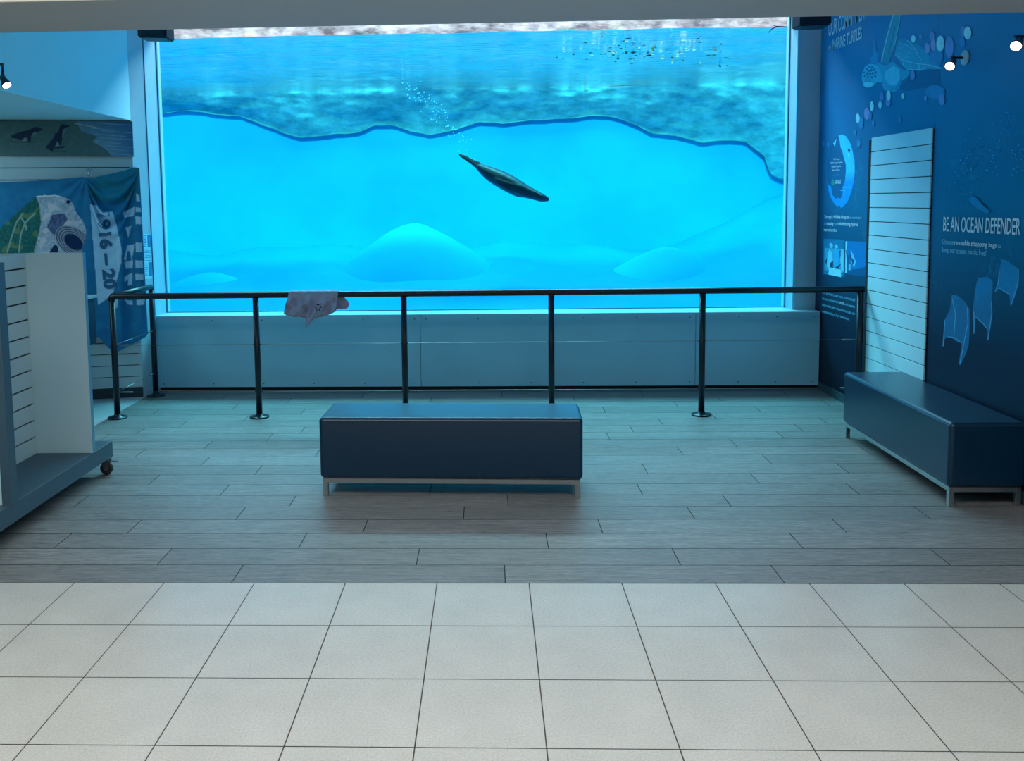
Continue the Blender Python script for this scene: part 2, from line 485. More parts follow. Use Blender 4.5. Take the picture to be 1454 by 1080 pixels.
# ------------------------------------------------------------------ the seal pool behind the glass
YW, WZ = 12.6, 3.165          # back wall, water level
WX0, WX1 = -5.0, 4.6


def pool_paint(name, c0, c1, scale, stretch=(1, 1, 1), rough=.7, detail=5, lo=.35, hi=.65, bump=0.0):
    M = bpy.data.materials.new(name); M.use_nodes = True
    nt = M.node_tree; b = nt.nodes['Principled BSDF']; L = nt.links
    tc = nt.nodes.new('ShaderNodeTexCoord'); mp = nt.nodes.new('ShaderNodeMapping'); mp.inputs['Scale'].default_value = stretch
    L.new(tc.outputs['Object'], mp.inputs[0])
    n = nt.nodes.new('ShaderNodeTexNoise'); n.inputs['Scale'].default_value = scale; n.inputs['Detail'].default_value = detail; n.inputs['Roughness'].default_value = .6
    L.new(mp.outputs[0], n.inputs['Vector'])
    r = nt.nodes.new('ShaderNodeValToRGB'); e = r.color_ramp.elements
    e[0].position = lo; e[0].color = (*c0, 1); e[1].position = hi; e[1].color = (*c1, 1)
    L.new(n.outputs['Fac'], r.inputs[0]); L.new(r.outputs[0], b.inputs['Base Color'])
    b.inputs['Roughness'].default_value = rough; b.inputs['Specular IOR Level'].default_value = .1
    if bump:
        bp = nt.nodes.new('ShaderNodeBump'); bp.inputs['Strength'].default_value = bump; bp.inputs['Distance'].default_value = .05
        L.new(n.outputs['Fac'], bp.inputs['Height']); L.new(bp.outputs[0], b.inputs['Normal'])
    return M


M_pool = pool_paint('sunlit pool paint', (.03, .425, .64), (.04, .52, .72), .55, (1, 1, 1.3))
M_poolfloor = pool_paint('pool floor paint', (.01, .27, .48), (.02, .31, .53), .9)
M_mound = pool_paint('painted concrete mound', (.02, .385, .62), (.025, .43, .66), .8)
M_rock = pool_paint('submerged rockwork', (.12, .31, .35), (.26, .50, .54), 5.5, (.8, 1, 1.3), .85, 10, .38, .66, .5)
M_dryrock = pool_paint('dry rockwork', lin((84, 74, 80)), lin((176, 164, 166)), 3.5, (1, 1, 2), .9, 8, .35, .65, .6)

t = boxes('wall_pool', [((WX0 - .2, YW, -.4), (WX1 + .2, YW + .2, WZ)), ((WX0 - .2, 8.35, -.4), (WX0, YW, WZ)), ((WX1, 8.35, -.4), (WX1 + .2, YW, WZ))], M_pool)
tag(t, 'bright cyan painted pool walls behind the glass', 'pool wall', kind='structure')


def pool_floor(u, v):
    X = WX0 + (WX1 - WX0) * u; Y = 8.34 + (YW + .02 - 8.34) * v
    z = .42 + .62 * (v ** 1.3) + .05 * math.sin(X * 2.1 + .5) * v + .03 * math.sin(X * 5.3) * v
    z += .9 * max(0, (X - 2.6 + .25 * (1 - v)) / 2.0) ** 1.0 * (.35 + .65 * v)
    return (X, Y, z)


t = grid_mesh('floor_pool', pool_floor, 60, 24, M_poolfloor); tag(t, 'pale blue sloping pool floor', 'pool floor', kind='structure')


def mound(name, cx, cy, rx, ry, zb, h, seed, label):
    def fn(u, v):
        a = 2 * math.pi * u; r = v
        px, py = math.cos(a) * r, math.sin(a) * r
        z = h * (1 - r ** 1.5) * (1 + .10 * noise.noise(Vector((px * 1.5 + seed, py * 1.5, seed))))
        w = 1 + .12 * noise.noise(Vector((math.cos(a) + seed, math.sin(a), 0)))
        return (cx + px * rx * w, cy + py * ry * w, zb + max(z, -.05))
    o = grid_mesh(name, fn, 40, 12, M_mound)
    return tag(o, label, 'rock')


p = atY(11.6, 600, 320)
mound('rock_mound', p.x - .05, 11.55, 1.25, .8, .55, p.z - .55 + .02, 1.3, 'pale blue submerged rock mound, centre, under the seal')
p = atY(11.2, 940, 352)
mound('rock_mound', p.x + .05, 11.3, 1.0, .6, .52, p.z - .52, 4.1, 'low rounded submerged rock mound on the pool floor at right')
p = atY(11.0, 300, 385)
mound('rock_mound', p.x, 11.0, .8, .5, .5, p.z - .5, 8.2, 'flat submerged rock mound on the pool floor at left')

edge = [(150, 160)] + crop(200, 0, 2.908, [(80, 462), (180, 452), (290, 468), (400, 478), (480, 508), (560, 540), (640, 566), (720, 562), (800, 553), (890, 545), (960, 514), (1040, 514), (1110, 540), (1190, 555), (1290, 535)]) + \
    crop(680, 0, 2.908, [(0, 500), (100, 507), (200, 495), (400, 485), (470, 473), (560, 478), (640, 505), (720, 548), (830, 560), (930, 588), (1050, 577), (1120, 585), (1200, 650), (1215, 720), (1260, 745)]) + [(1170, 262)]
ew = [atY(YW - .22, *q) for q in edge]
EX = [q.x for q in ew]; EZ = [q.z for q in ew]


def rock_face(u, v):
    X = WX0 + .01 + (WX1 - WX0 - .02) * u
    zb = float(np.interp(X, EX, EZ)) + .012 * noise.noise(Vector((X * 6, 0, 3)))
    if v > .86:                                    # underside runs back to the wall
        q = (v - .86) / .14
        return (X, YW - .06 + .08 * q, zb + .05 * q)
    q = v / .86
    z = WZ + .0 + (zb - WZ) * q
    d = .2 * (1 - q ** 1.5 * .9) + .13 * (noise.fractal(Vector((X * 1.1, z * 2.0, 1.7)), 1.0, 2.0, 5)) * (1 - q * .55)
    return (X, YW - max(.03, d), z)


t = grid_mesh('rock_ledge', rock_face, 190, 36, M_rock); tag(t, 'grey blue submerged rock ledge with wavy lower edge along the pool wall', 'rock ledge', kind='structure')


def dry_face(u, v):
    X = WX0 - 1 + (WX1 - WX0 + 2) * u; z = WZ - .05 + 2.3 * v
    return (X, YW - .1 + .35 * v + .12 * noise.fractal(Vector((X * 1.3, z * 1.6, 5)), 1, 2, 4), z)


t = grid_mesh('rock_bank', dry_face, 110, 24, M_dryrock); tag(t, 'pinkish dry rock bank above the water line', 'rock bank', kind='structure')

M_surf = bpy.data.materials.new('water surface'); M_surf.use_nodes = True
nt = M_surf.node_tree; nt.nodes.clear(); L = nt.links
o_ = nt.nodes.new('ShaderNodeOutputMaterial'); tr = nt.nodes.new('ShaderNodeBsdfTransparent'); gl = nt.nodes.new('ShaderNodeBsdfGlossy'); mx = nt.nodes.new('ShaderNodeMixShader')
gl.inputs['Roughness'].default_value = .04; gl.inputs['Color'].default_value = (.97, 1, 1, 1); tr.inputs[0].default_value = (.9, 1, 1, 1)
lw = nt.nodes.new('ShaderNodeLayerWeight'); lw.inputs[0].default_value = .5
mr = nt.nodes.new('ShaderNodeMapRange'); mr.inputs[1].default_value = .42; mr.inputs[2].default_value = .78; mr.inputs[3].default_value = .04; mr.inputs[4].default_value = .95
L.new(lw.outputs['Facing'], mr.inputs[0]); L.new(mr.outputs[0], mx.inputs[0])
tc = nt.nodes.new('ShaderNodeTexCoord'); mp = nt.nodes.new('ShaderNodeMapping'); mp.inputs['Scale'].default_value = (.7, 4.2, 1)
n = nt.nodes.new('ShaderNodeTexNoise'); n.inputs['Scale'].default_value = 5.0; n.inputs['Detail'].default_value = 5
bp = nt.nodes.new('ShaderNodeBump'); bp.inputs['Strength'].default_value = .5; bp.inputs['Distance'].default_value = .035
L.new(tc.outputs['Object'], mp.inputs[0]); L.new(mp.outputs[0], n.inputs['Vector']); L.new(n.outputs['Fac'], bp.inputs['Height']); L.new(bp.outputs[0], gl.inputs['Normal'])
L.new(tr.outputs[0], mx.inputs[1]); L.new(gl.outputs[0], mx.inputs[2]); L.new(mx.outputs[0], o_.inputs[0])


def surf(u, v):
    X = WX0 + .01 + (WX1 - WX0 - .02) * u; Y = 8.345 + (YW - 8.365) * v
    return (X, Y, WZ + .012 * noise.noise(Vector((X * 1.3, Y * 2.2, 2))) + .006 * noise.noise(Vector((X * 3.5, Y * 6, 9))))


M_vol = bpy.data.materials.new('clear blue water'); M_vol.use_nodes = True
nt = M_vol.node_tree; nt.nodes.clear()
o_ = nt.nodes.new('ShaderNodeOutputMaterial'); va = nt.nodes.new('ShaderNodeVolumeAbsorption'); va.inputs[0].default_value = (.05, .95, 1, 1); va.inputs[1].default_value = .5
nt.links.new(va.outputs[0], o_.inputs['Volume'])
wt = boxes('water', [((WX0 + .01, 8.345, .3), (WX1 - .01, YW - .01, WZ - .03))], M_vol)
tag(wt, 'clear cyan pool water behind the glass', 'water', kind='stuff')
grid_mesh('water_surface', surf, 160, 140, M_surf, wt)

# floating leaves and a twig on the water
bm = bmesh.new()
rl = random.Random(3)
for k in range(120):
    cx = rl.gauss(900, 60) if k % 3 else rl.uniform(830, 1060); cy = rl.gauss(76, 7) if k % 3 else rl.uniform(50, 96)
    q = atZ(WZ - .012, cx, max(48, min(105, cy)))
    if not (8.5 < q.y < YW - .3): continue
    a = rl.uniform(0, 3.14); l = rl.uniform(.015, .038); w = l * .35
    d = Vector((math.cos(a), math.sin(a), 0)); e2 = Vector((-d.y, d.x, 0)); up = Vector((0, 0, rl.uniform(-.012, .012)))
    f = bm.faces.new([bm.verts.new(q + x) for x in (-d * l, -e2 * w + up, d * l, e2 * w - up)]); f.material_index = k % 2
t = finish('floating_leaf_litter', bm, [mat('yellow green leaves', lin((150, 140, 20)), .6), mat('dark leaves', lin((40, 90, 80)), .6)])
tag(t, 'patch of small yellow green leaves floating on the pool surface', 'leaves', kind='stuff')
bm = bmesh.new()
tw = [atY(8.34, *q) for q in ((1091, 46.5), (1096, 41), (1103, 37.5), (1110, 37.8), (1121, 38.6))]
tube(bm, tw, [.003, .005, .006, .005, .004], 6)
tube(bm, [tw[2], atY(8.34, 1097, 35.4)], .003, 5)
t = finish('twig', bm, mat('wet twig', lin((20, 50, 70)), .7)); tag(t, 'thin dark twig floating at the top right of the window', 'twig')


# ------------------------------------------------------------------ fur seal
def seal():
    SY = 10.4
    up = [(185, 147), (240, 166), (330, 220), (410, 272), (470, 282), (540, 300), (620, 328), (720, 362), (850, 426), (930, 478), (1040, 548), (1130, 596), (1190, 630), (1240, 664), (1275, 700)]
    lo = [(190, 184), (240, 222), (330, 282), (395, 335), (440, 395), (510, 466), (600, 530), (700, 590), (820, 652), (900, 684), (990, 692), (1090, 716), (1170, 738), (1215, 738), (1272, 724)]
    yw = [.045, .05, .05, .055, .08, .11, .135, .15, .15, .14, .115, .095, .085, .06, .03]
    bm = bmesh.new(); rings = []
    for a, c, w in zip(up, lo, yw):
        A = atY(SY, 630 + a[0] / 8.553, 200 + a[1] / 8.553); B = atY(SY, 630 + c[0] / 8.553, 200 + c[1] / 8.553)
        mid = (A + B) / 2; h = (A - B) / 2
        rings.append([bm.verts.new(mid + h * math.cos(2 * math.pi * k / 20) + Vector((0, 1, 0)) * w * math.sin(2 * math.pi * k / 20)) for k in range(20)])
    for r0, r1 in zip(rings, rings[1:]):
        for k in range(20):
            bm.faces.new((r0[k], r0[(k + 1) % 20], r1[(k + 1) % 20], r1[k]))
    bm.faces.new(rings[0][::-1]); bm.faces.new(rings[-1])

    def P(x, y, dy=0.0): return atY(SY + dy, 630 + x / 8.553, 200 + y / 8.553)

    def blade(pts, rad, flat):
        n = len(pts); rs = []
        for i in range(n):
            d = (pts[min(i + 1, n - 1)] - pts[max(i - 1, 0)]).normalized()
            u = d.cross(Vector((0, 1, 0))).normalized(); v = d.cross(u)
            rs.append([bm.verts.new(pts[i] + u * rad[i] * math.cos(2 * math.pi * k / 10) + v * rad[i] * flat * math.sin(2 * math.pi * k / 10)) for k in range(10)])
        for r0, r1 in zip(rs, rs[1:]):
            for k in range(10): bm.faces.new((r0[k], r0[(k + 1) % 10], r1[(k + 1) % 10], r1[k]))
        bm.faces.new(rs[0][::-1]); bm.faces.new(rs[-1])
    # hind flippers, trailing together
    blade([P(430, 300, -.02), P(350, 250, -.03), P(260, 195, -.035), P(183, 158, -.03)], [.05, .03, .024, .014], .4)
    blade([P(430, 305, .02), P(350, 255, .03), P(262, 202, .035), P(188, 172, .03)], [.05, .03, .024, .014], .4)
    # fore flippers folded back along the flanks
    blade([P(985, 620, -.09), P(900, 585, -.135), P(800, 560, -.155), P(690, 510, -.16), P(610, 455, -.15)], [.05, .05, .045, .035, .012], .3)
    blade([P(985, 600, .09), P(900, 570, .13), P(800, 545, .15), P(690, 495, .155), P(610, 440, .14)], [.05, .05, .045, .035, .012], .3)
    # muzzle and ear
    blade([P(1200, 690, 0), P(1250, 705, 0), P(1283, 716, 0)], [.045, .032, .016], 1.0)
    for s in (-1, 1):
        blade([P(1105, 640, s * .07), P(1085, 628, s * .095), P(1068, 622, s * .1)], [.012, .01, .004], .6)
    bmesh.ops.recalc_face_normals(bm, faces=bm.faces)
    me = bpy.data.meshes.new('fur_seal'); bm.to_mesh(me); bm.free()
    o = new_obj('fur_seal', me, None, [mat('wet seal fur', lin((36, 42, 54)), .45, noise_amt=.45, noise_scale=9, spec=.4)])
    r = o.modifiers.new('r', 'REMESH'); r.mode = 'VOXEL'; r.voxel_size = .011; r.use_smooth_shade = True
    s = o.modifiers.new('s', 'SMOOTH'); s.factor = .5; s.iterations = 4
    tag(o, 'dark brown fur seal gliding head down through the cyan water', 'seal')
    for s_ in (-1, 1):
        b = bmesh.new(); bmesh.ops.create_uvsphere(b, u_segments=12, v_segments=8, radius=.013)
        bmesh.ops.translate(b, verts=b.verts, vec=P(1180, 668, s_ * .073))
        e_ = finish('eye', b, mat('seal eye', (.003, .004, .006), .1), o, smooth=True); e_['label'] = 'black round eye'


seal()
# bubbles trailing from the seal dive
bm = bmesh.new(); rb = random.Random(5)
for k in range(130):
    t_ = rb.random(); x = 575 + 90 * t_ + rb.gauss(0, 6); y = 118 + 85 * t_ + rb.gauss(0, 8)
    q = atY(11.4, x, y)
    b = bmesh.new(); bmesh.ops.create_icosphere(b, subdivisions=1, radius=rb.uniform(.003, .009)); bmesh.ops.translate(b, verts=b.verts, vec=q); merge(bm, b)
t = finish('bubbles', bm, mat('air bubbles', lin((190, 235, 245)), .2)); tag(t, 'trail of tiny pale bubbles rising in the pool', 'bubbles', kind='stuff')

# ------------------------------------------------------------------ railing
RY, RZ, PR = 6.93, .958, .0235
rail = empty('railing', (0, RY, 0), 'black steel railing with round posts in front of the window', 'railing')
px = [-2.925, -1.802, -.657, .472, 1.617, 2.796]
bm = bmesh.new()
tube(bm, [(px[0] - .005, RY, RZ - .035), (px[0] - .003, RY, RZ - .01), (px[0] + .018, RY, RZ)] + [(x, RY, RZ) for x in (-1.8, -.6, .5, 1.6)] + [(px[5] + PR, RY, RZ)], PR, 16)
finish('top_rail', bm, M_black, rail)
YBk = 7.745
bm = bmesh.new(); tube(bm, [(px[0], RY + .012, RZ), (-2.9205, YBk - .02, RZ), (-2.92, YBk - .004, RZ - .006), (-2.92, YBk, RZ - .03)], PR, 16)
finish('side_rail', bm, M_black, rail)
posts = [(x, RY) for x in px] + [(-2.92, YBk)]
for x, y in posts:
    bm = bmesh.new(); tube(bm, [(x, y, .006), (x, y, RZ - .02)], PR, 16)
    for zz in (.205, .575):
        tube(bm, [(x - PR - .006, y, zz), (x + PR + .006, y, zz)], .005, 8)
    po = finish('post', bm, M_black, rail)
    bm = bmesh.new(); lathe(bm, [(.075, 0), (.075, .009), (.07, .012), (.03, .014), (.027, .03), (.0245, .031)], (x, y, 0), (0, 0, 1), 28)
    finish('base_flange', bm, M_black, po)
for zz in (.205, .575):
    bm = bmesh.new(); tube(bm, [(px[0] + PR, RY, zz), (px[5] - PR, RY, zz)], .0022, 6)
    cb = finish('cable', bm, M_wire, rail)
    for x0, s in ((px[0] + PR, 1), (px[5] - PR, -1)):
        b = bmesh.new(); tube(b, [(x0, RY, zz), (x0 + s * .02, RY, zz), (x0 + s * .03, RY, zz), (x0 + s * .10, RY, zz), (x0 + s * .11, RY, zz)], [.004, .004, .0062, .0062, .003], 8); finish('turnbuckle', b, M_zinc, cb)
    bm = bmesh.new(); tube(bm, [(px[0], RY + PR, zz), (-2.92, YBk - PR, zz)], .0022, 6)
    cb = finish('cable', bm, M_wire, rail)
    b = bmesh.new(); tube(b, [(-2.9202, YBk - PR, zz), (-2.9205, YBk - PR - .09, zz)], .006, 8); finish('turnbuckle', b, M_zinc, cb)
adopt(rail)

# ------------------------------------------------------------------ cloth over the rail
def cloth():
    L0 = np.array([403, 404, 410]); 
    tx = np.array([0, .12, .3, .5, .56, .62, .8, 1.0])                       # along the rail
    bx = np.array([403.2, 412, 424, 435, 437, 447, 464, 478.5])              # hem, in the photo
    by = np.array([445.0, 447.5, 449.5, 450.5, 463.5, 452, 447.5, 441])
    topx = (410.5, 480.5)

    def fn(u, v):
        x_t = topx[0] + (topx[1] - topx[0]) * u
        T = atY(RY, x_t, 413)
        Bq = atY(RY - .035, float(np.interp(u, tx, bx)), float(np.interp(u, tx, by)))
        r = PR + .006 + .004 * math.sin(u * 19) ** 2
        if v < .25:                                    # back drop
            q = v / .25; p_ = 1 - q; Z = RZ - (.165 - .05 * u) * p_; return Vector((T.x + .075 * u ** 3 * math.sin(p_ * 2.3) - .02 * (1 - u) * p_, RY + r + .006 * math.sin(u * 25) * p_, Z))
        if v < .45:
            a = math.pi * (v - .25) / .2
            return Vector((T.x, RY + r * math.cos(a), RZ + r * math.sin(a)))
        q = (v - .45) / .55
        P = Vector((T.x + (Bq.x - T.x) * q ** 1.2, RY - r, RZ + (Bq.z - RZ) * q))
        fold = .024 * math.sin(u * 17 + q * 5) + .011 * math.sin(u * 33 - q * 7 + 1) + .006 * math.sin(u * 61 + q * 13) * q + .022 * math.exp(-((u - .58 + .14 * (1 - q)) / .035) ** 2)
        P.y -= .004 + (fold * .8 + .03) * min(1, q * 2.5)
        return P

    def cf(u, v):
        c = np.array(lin((172, 168, 190)))
        if v > .45:
            q = (v - .45) / .55
            d = ((u - .66) / .07) ** 2 + ((q - .5) / .2) ** 2
            if d < 1 and noise.noise(Vector((u * 40, q * 14, 0))) > .05: c = np.array(lin((40, 56, 84)))
            elif d < 1.3 and noise.noise(Vector((u * 55, q * 22, 7))) > .3: c = np.array(lin((215, 230, 240)))
            if q > .93: c = c * .8
        return tuple(c)
    o = grid_mesh('cloth', fn, 130, 110, mat('grey mauve jersey', attr='Col', rough=.9, spec=.1, noise_amt=.08, noise_scale=40), None, cf)
    s = o.modifiers.new('s', 'SOLIDIFY'); s.thickness = .003; s.offset = 1
    tag(o, 'crumpled grey mauve shirt draped over the black railing', 'cloth')


cloth()


# ------------------------------------------------------------------ benches
def cushion(w, d, z0, z1, r=.024):
    """upholstered block with rounded edges, slightly domed faces"""
    bm = bmesh.new(); bmesh.ops.create_cube(bm, size=1)
    for v in bm.verts: v.co = Vector((v.co.x * w, v.co.y * d, z0 + (v.co.z + .5) * (z1 - z0)))
    bmesh.ops.bevel(bm, geom=bm.edges[:], offset=r, segments=5, affect='EDGES', profile=.5)
    for f in bm.faces: f.smooth = True
    return bm


def make_bench(label):
    w, d, z0, z1 = 1.475, .40, .106, .455
    root = empty('bench', (0, 0, 0), label, 'bench')
    c = finish('seat_cushion', cushion(w, d, z0, z1), M_vinyl, root)
    mdf = c.modifiers.new('wn', 'WEIGHTED_NORMAL'); mdf.keep_sharp = False
    bm = bmesh.new()                                   # seam piping round the top edge
    zz = z1 - .019; x, y = w / 2 - .002, d / 2 - .002
    ring = []
    for sx, sy, a0 in ((1, 1, 0), (-1, 1, 90), (-1, -1, 180), (1, -1, 270)):
        for k in range(4):
            a = math.radians(a0 + 30 * k); ring.append((sx * (x - .02) + .02 * math.cos(a), sy * (y - .02) + .02 * math.sin(a), zz))
    tube(bm, ring + [ring[0]], .0026, 6, False); finish('piping', bm, M_vinyl, c)
    fx, fy, tk = w / 2 - .014, d / 2 - .012, .028
    boxes('frame', [((-fx, s * fy - (tk if s > 0 else 0), .078), (fx, s * fy + (0 if s > 0 else tk), .105)) for s in (-1, 1)] +
          [((s * fx - (tk if s > 0 else 0), -fy + tk, .078), (s * fx + (0 if s > 0 else tk), fy - tk, .105)) for s in (-1, 1)], M_chrome, root, .0015, 1)
    for sx in (-1, 1):
        for sy in (-1, 1):
            x0, y0 = (fx - tk if sx > 0 else -fx), (fy - tk if sy > 0 else -fy)
            boxes('leg', [((x0, y0, 0.0), (x0 + tk, y0 + tk, .078))], M_chrome, root, .0015, 1)
    return root


def copy_tree(o, parent=None):
    c = o.copy(); COL.objects.link(c)
    if parent is not None: c.parent = parent
    for ch in o.children: copy_tree(ch, c)
    return c


b1 = make_bench('black vinyl bench on chrome legs in the middle of the plank floor')
b2 = copy_tree(b1)
b1.location = (-.222, 5.166, 0); b1.rotation_euler.z = math.radians(-1.8)
b2.location = (2.628, 5.535, 0); b2.rotation_euler.z = math.radians(-90.3)
b2['label'] = 'black vinyl bench against the printed right wall below the slat panel'
b1['group'] = b2['group'] = 'black vinyl benches'

# ------------------------------------------------------------------ display gondola on castors
gon = empty('display_gondola', (-2.75, 4.2, 0), 'white slatted mobile display unit on a slate blue castor base', 'display unit')
boxes('base', [((-3.05, 3.0, .103), (-2.354, 5.482, .2))], M_gbase, gon, .003)
bm = bmesh.new()
tmp = bmesh.new(); slat_panel(tmp, 0, 2.36, .2, 1.383, [.3 + .1 * k for k in range(11)], 0, .018, .009)
xf = Matrix(((0, -1, 0, -2.69), (1, 0, 0, 2.835), (0, 0, 1, 0), (0, 0, 0, 1)))     # face looks along +X
merge_m = tmp.faces[:]
bmesh.ops.transform(tmp, matrix=xf, verts=tmp.verts)
o = finish('slat_panel', tmp, [M_white, M_slatgroove], gon); bm.free()
boxes('side_panel', [((-3.02, 5.196, .2), (-2.352, 5.226, 1.386), 0)], M_white, gon, .0015, 1)
boxes('edge_strip', [((-2.352, 5.197, .2), (-2.349, 5.2255, 1.386))], mat('cyan edge strip', lin((90, 150, 180)), .4), gon)
boxes('side_panel', [((-3.02, 4.262, .2), (-2.392, 4.328, 1.386), 0)], M_white, gon, .0015, 1)
boxes('edge_strip', [((-2.392, 4.2615, .2), (-2.347, 4.3285, 1.387))], M_gbase, gon)
for cx_, cy_ in ((-2.385, 5.44), (-2.40, 4.06), (-2.95, 5.43)):
    bm = bmesh.new(); box(bm, (cx_ - .03, cy_ - .04, .098), (cx_ + .03, cy_ + .04, .1035))
    for sg in (-1, 1):
        pts = [(cx_ - .024, .098), (cx_ + .03, .098), (cx_ + .016, .036), (cx_ - .004, .030)]
        f0 = [bm.verts.new((x, cy_ + sg * .022, z)) for x, z in pts]; f1 = [bm.verts.new((x, cy_ + sg * .0185, z)) for x, z in pts]
        bm.faces.new(f0); bm.faces.new(f1[::-1])
        for k in range(4): bm.faces.new((f0[k], f0[(k + 1) % 4], f1[(k + 1) % 4], f1[k]))
    cs = finish('castor', bm, M_zinc, gon)
    bm = bmesh.new(); lathe(bm, [(.033, -.015), (.0375, -.011), (.0375, .011), (.033, .015)], (cx_ + .005, cy_, .0375), (0, 1, 0), 28); finish('wheel', bm, M_rubber, cs)
    bm = bmesh.new(); lathe(bm, [(.012, -.025), (.012, .025)], (cx_ + .005, cy_, .0375), (0, 1, 0), 16); finish('hub', bm, M_zinc, cs)
    bm = bmesh.new(); box(bm, (cx_ + .01, cy_ - .014, .078), (cx_ + .075, cy_ + .014, .086), .002); finish('brake_lever', bm, M_zinc, cs)
adopt(gon)

# dark counter deep in the alcove, mostly behind the gondola
ct = empty('counter', (-3.45, 7.0, 0), 'dark blue counter with grey top behind the display unit', 'counter')
M_ct = mat('dark blue laminate', lin((14, 40, 62)), .5)
boxes('countertop', [((-4.0, 6.72, .925), (-3.155, 7.2, .948))], mat('grey counter top', lin((150, 160, 170)), .4), ct, .003)
boxes('cabinet', [((-3.98, 6.76, .56), (-3.17, 7.18, .925))], M_ct, ct, .004)
for x0 in (-3.95, -3.26):
    bm = bmesh.new(); 
    pts = [(x0, 6.8, .56), (x0 + .08, 6.8, .56), (x0 + .07, 6.8, .2), (x0 + .045, 6.8, .0), (x0 + .015, 6.8, .0), (x0 + .005, 6.8, .2)]
    f0 = [bm.verts.new(p) for p in pts]; f1 = [bm.verts.new((p[0], 7.0, p[2])) for p in pts]
    bm.faces.new(f0); bm.faces.new(f1[::-1])
    for k in range(6): bm.faces.new((f0[k], f0[(k + 1) % 6], f1[(k + 1) % 6], f1[k]))
    finish('leg', bm, M_ct, ct)
adopt(ct)

# ------------------------------------------------------------------ penguin print on the alcove wall
pg = empty('penguin_print', swp(.02, 100, 222), 'long beach photograph print with two little penguins above the banner', 'print')
PO = SWO + SWN * .022
bm = bmesh.new()
q = [swp(.022, -120, 166), swp(.022, 187.8, 172.3), swp(.022, 189.8, 222.5), swp(.022, -120, 220.5)]
for pt_ in q: pt_.z = min(pt_.z, BZ - .004)
f0 = [bm.verts.new(a) for a in q]; f1 = [bm.verts.new(a - SWN * .018) for a in q]
bm.faces.new(f0); bm.faces.new(f1[::-1])
for k in range(4): bm.faces.new((f0[k], f0[(k + 1) % 4], f1[(k + 1) % 4], f1[k]))
finish('backing_board', bm, mat('printed sand', lin((78, 116, 118)), .6, noise_amt=.18, noise_scale=30), pg)
C = lambda pts: crop(0, 140, 7.27, pts)
d = Decals(PO, SWN, .0006, 1.9)
sand, sea = (66, 84, 80), (54, 104, 136)
d.poly(C([(790, 232), (1365, 242), (1378, 598), (1160, 598), (1100, 530), (1030, 485), (955, 445), (1000, 395), (940, 365), (850, 345), (820, 300)]), [(70, 110, 134), (34, 82, 122), (44, 100, 140), (80, 120, 140), (86, 126, 146), (84, 124, 144), (84, 124, 142), (74, 116, 140), (76, 118, 140), (78, 118, 138), (80, 116, 132)])
for a, c, e_ in ((250, 1000, 1365), (300, 900, 1200), (330, 1050, 1370), (365, 980, 1300), (400, 1020, 1372), (440, 1000, 1250), (480, 1070, 1374), (520, 1110, 1374), (560, 1140, 1376)):
    d.line(C([(c, a), ((c + e_) / 2, a + 14), (e_, a + 24)]), 1.0, (98, 138, 158))
d.line(C([(770, 255), (880, 275), (1000, 300)]), 1.2, (130, 150, 158))
d.build('sea_print', pg, M_print)
d = Decals(PO, SWN, .004, 1.6)
nv = (18, 40, 62)
d.line(C([(105, 446), (390, 450)]), .9, (30, 56, 68)); d.line(C([(520, 543), (700, 543)]), 1.2, (34, 60, 70))
d.poly(C([(110, 382), (180, 355), (240, 335), (300, 325), (340, 300), (375, 290), (410, 300), (455, 322), (415, 329), (390, 350), (355, 372), (320, 390), (316, 452), (288, 452), (284, 402), (255, 398), (224, 424), (150, 408), (115, 402)]), nv)
d.poly(C([(222, 438), (262, 396), (288, 436)]), (108, 128, 142)); d.poly(C([(322, 392), (355, 374), (392, 346), (360, 340), (330, 366)]), (84, 112, 130)); d.poly(C([(128, 418), (205, 428), (140, 430)]), (104, 124, 136))
d.poly(C([(640, 264), (680, 270), (735, 284), (690, 294), (665, 312), (652, 350), (642, 400), (630, 474), (614, 484), (604, 446), (585, 450), (560, 505), (540, 542), (520, 537), (470, 502), (490, 480), (545, 410), (575, 365), (605, 340), (615, 295)]), nv)
d.poly(C([(596, 436), (612, 480), (570, 496)]), (108, 128, 142)); d.poly(C([(648, 318), (690, 300), (668, 340), (650, 410), (640, 400)]), (84, 112, 130)); d.poly(C([(560, 508), (655, 488), (682, 490), (650, 510), (560, 516)]), nv); d.poly(C([(540, 380), (575, 356), (570, 372)]), nv)
d.build('penguin_figures', pg, M_print)
adopt(pg)


# ------------------------------------------------------------------ hanging banner
def inside(poly, x, y):
    c = False; n = len(poly); j = n - 1
    for i in range(n):
        xi, yi = poly[i]; xj_, yj = poly[j]
        if (yi > y) != (yj > y) and x < (xj_ - xi) * (y - yi) / (yj - yi) + xi: c = not c
        j = i
    return c


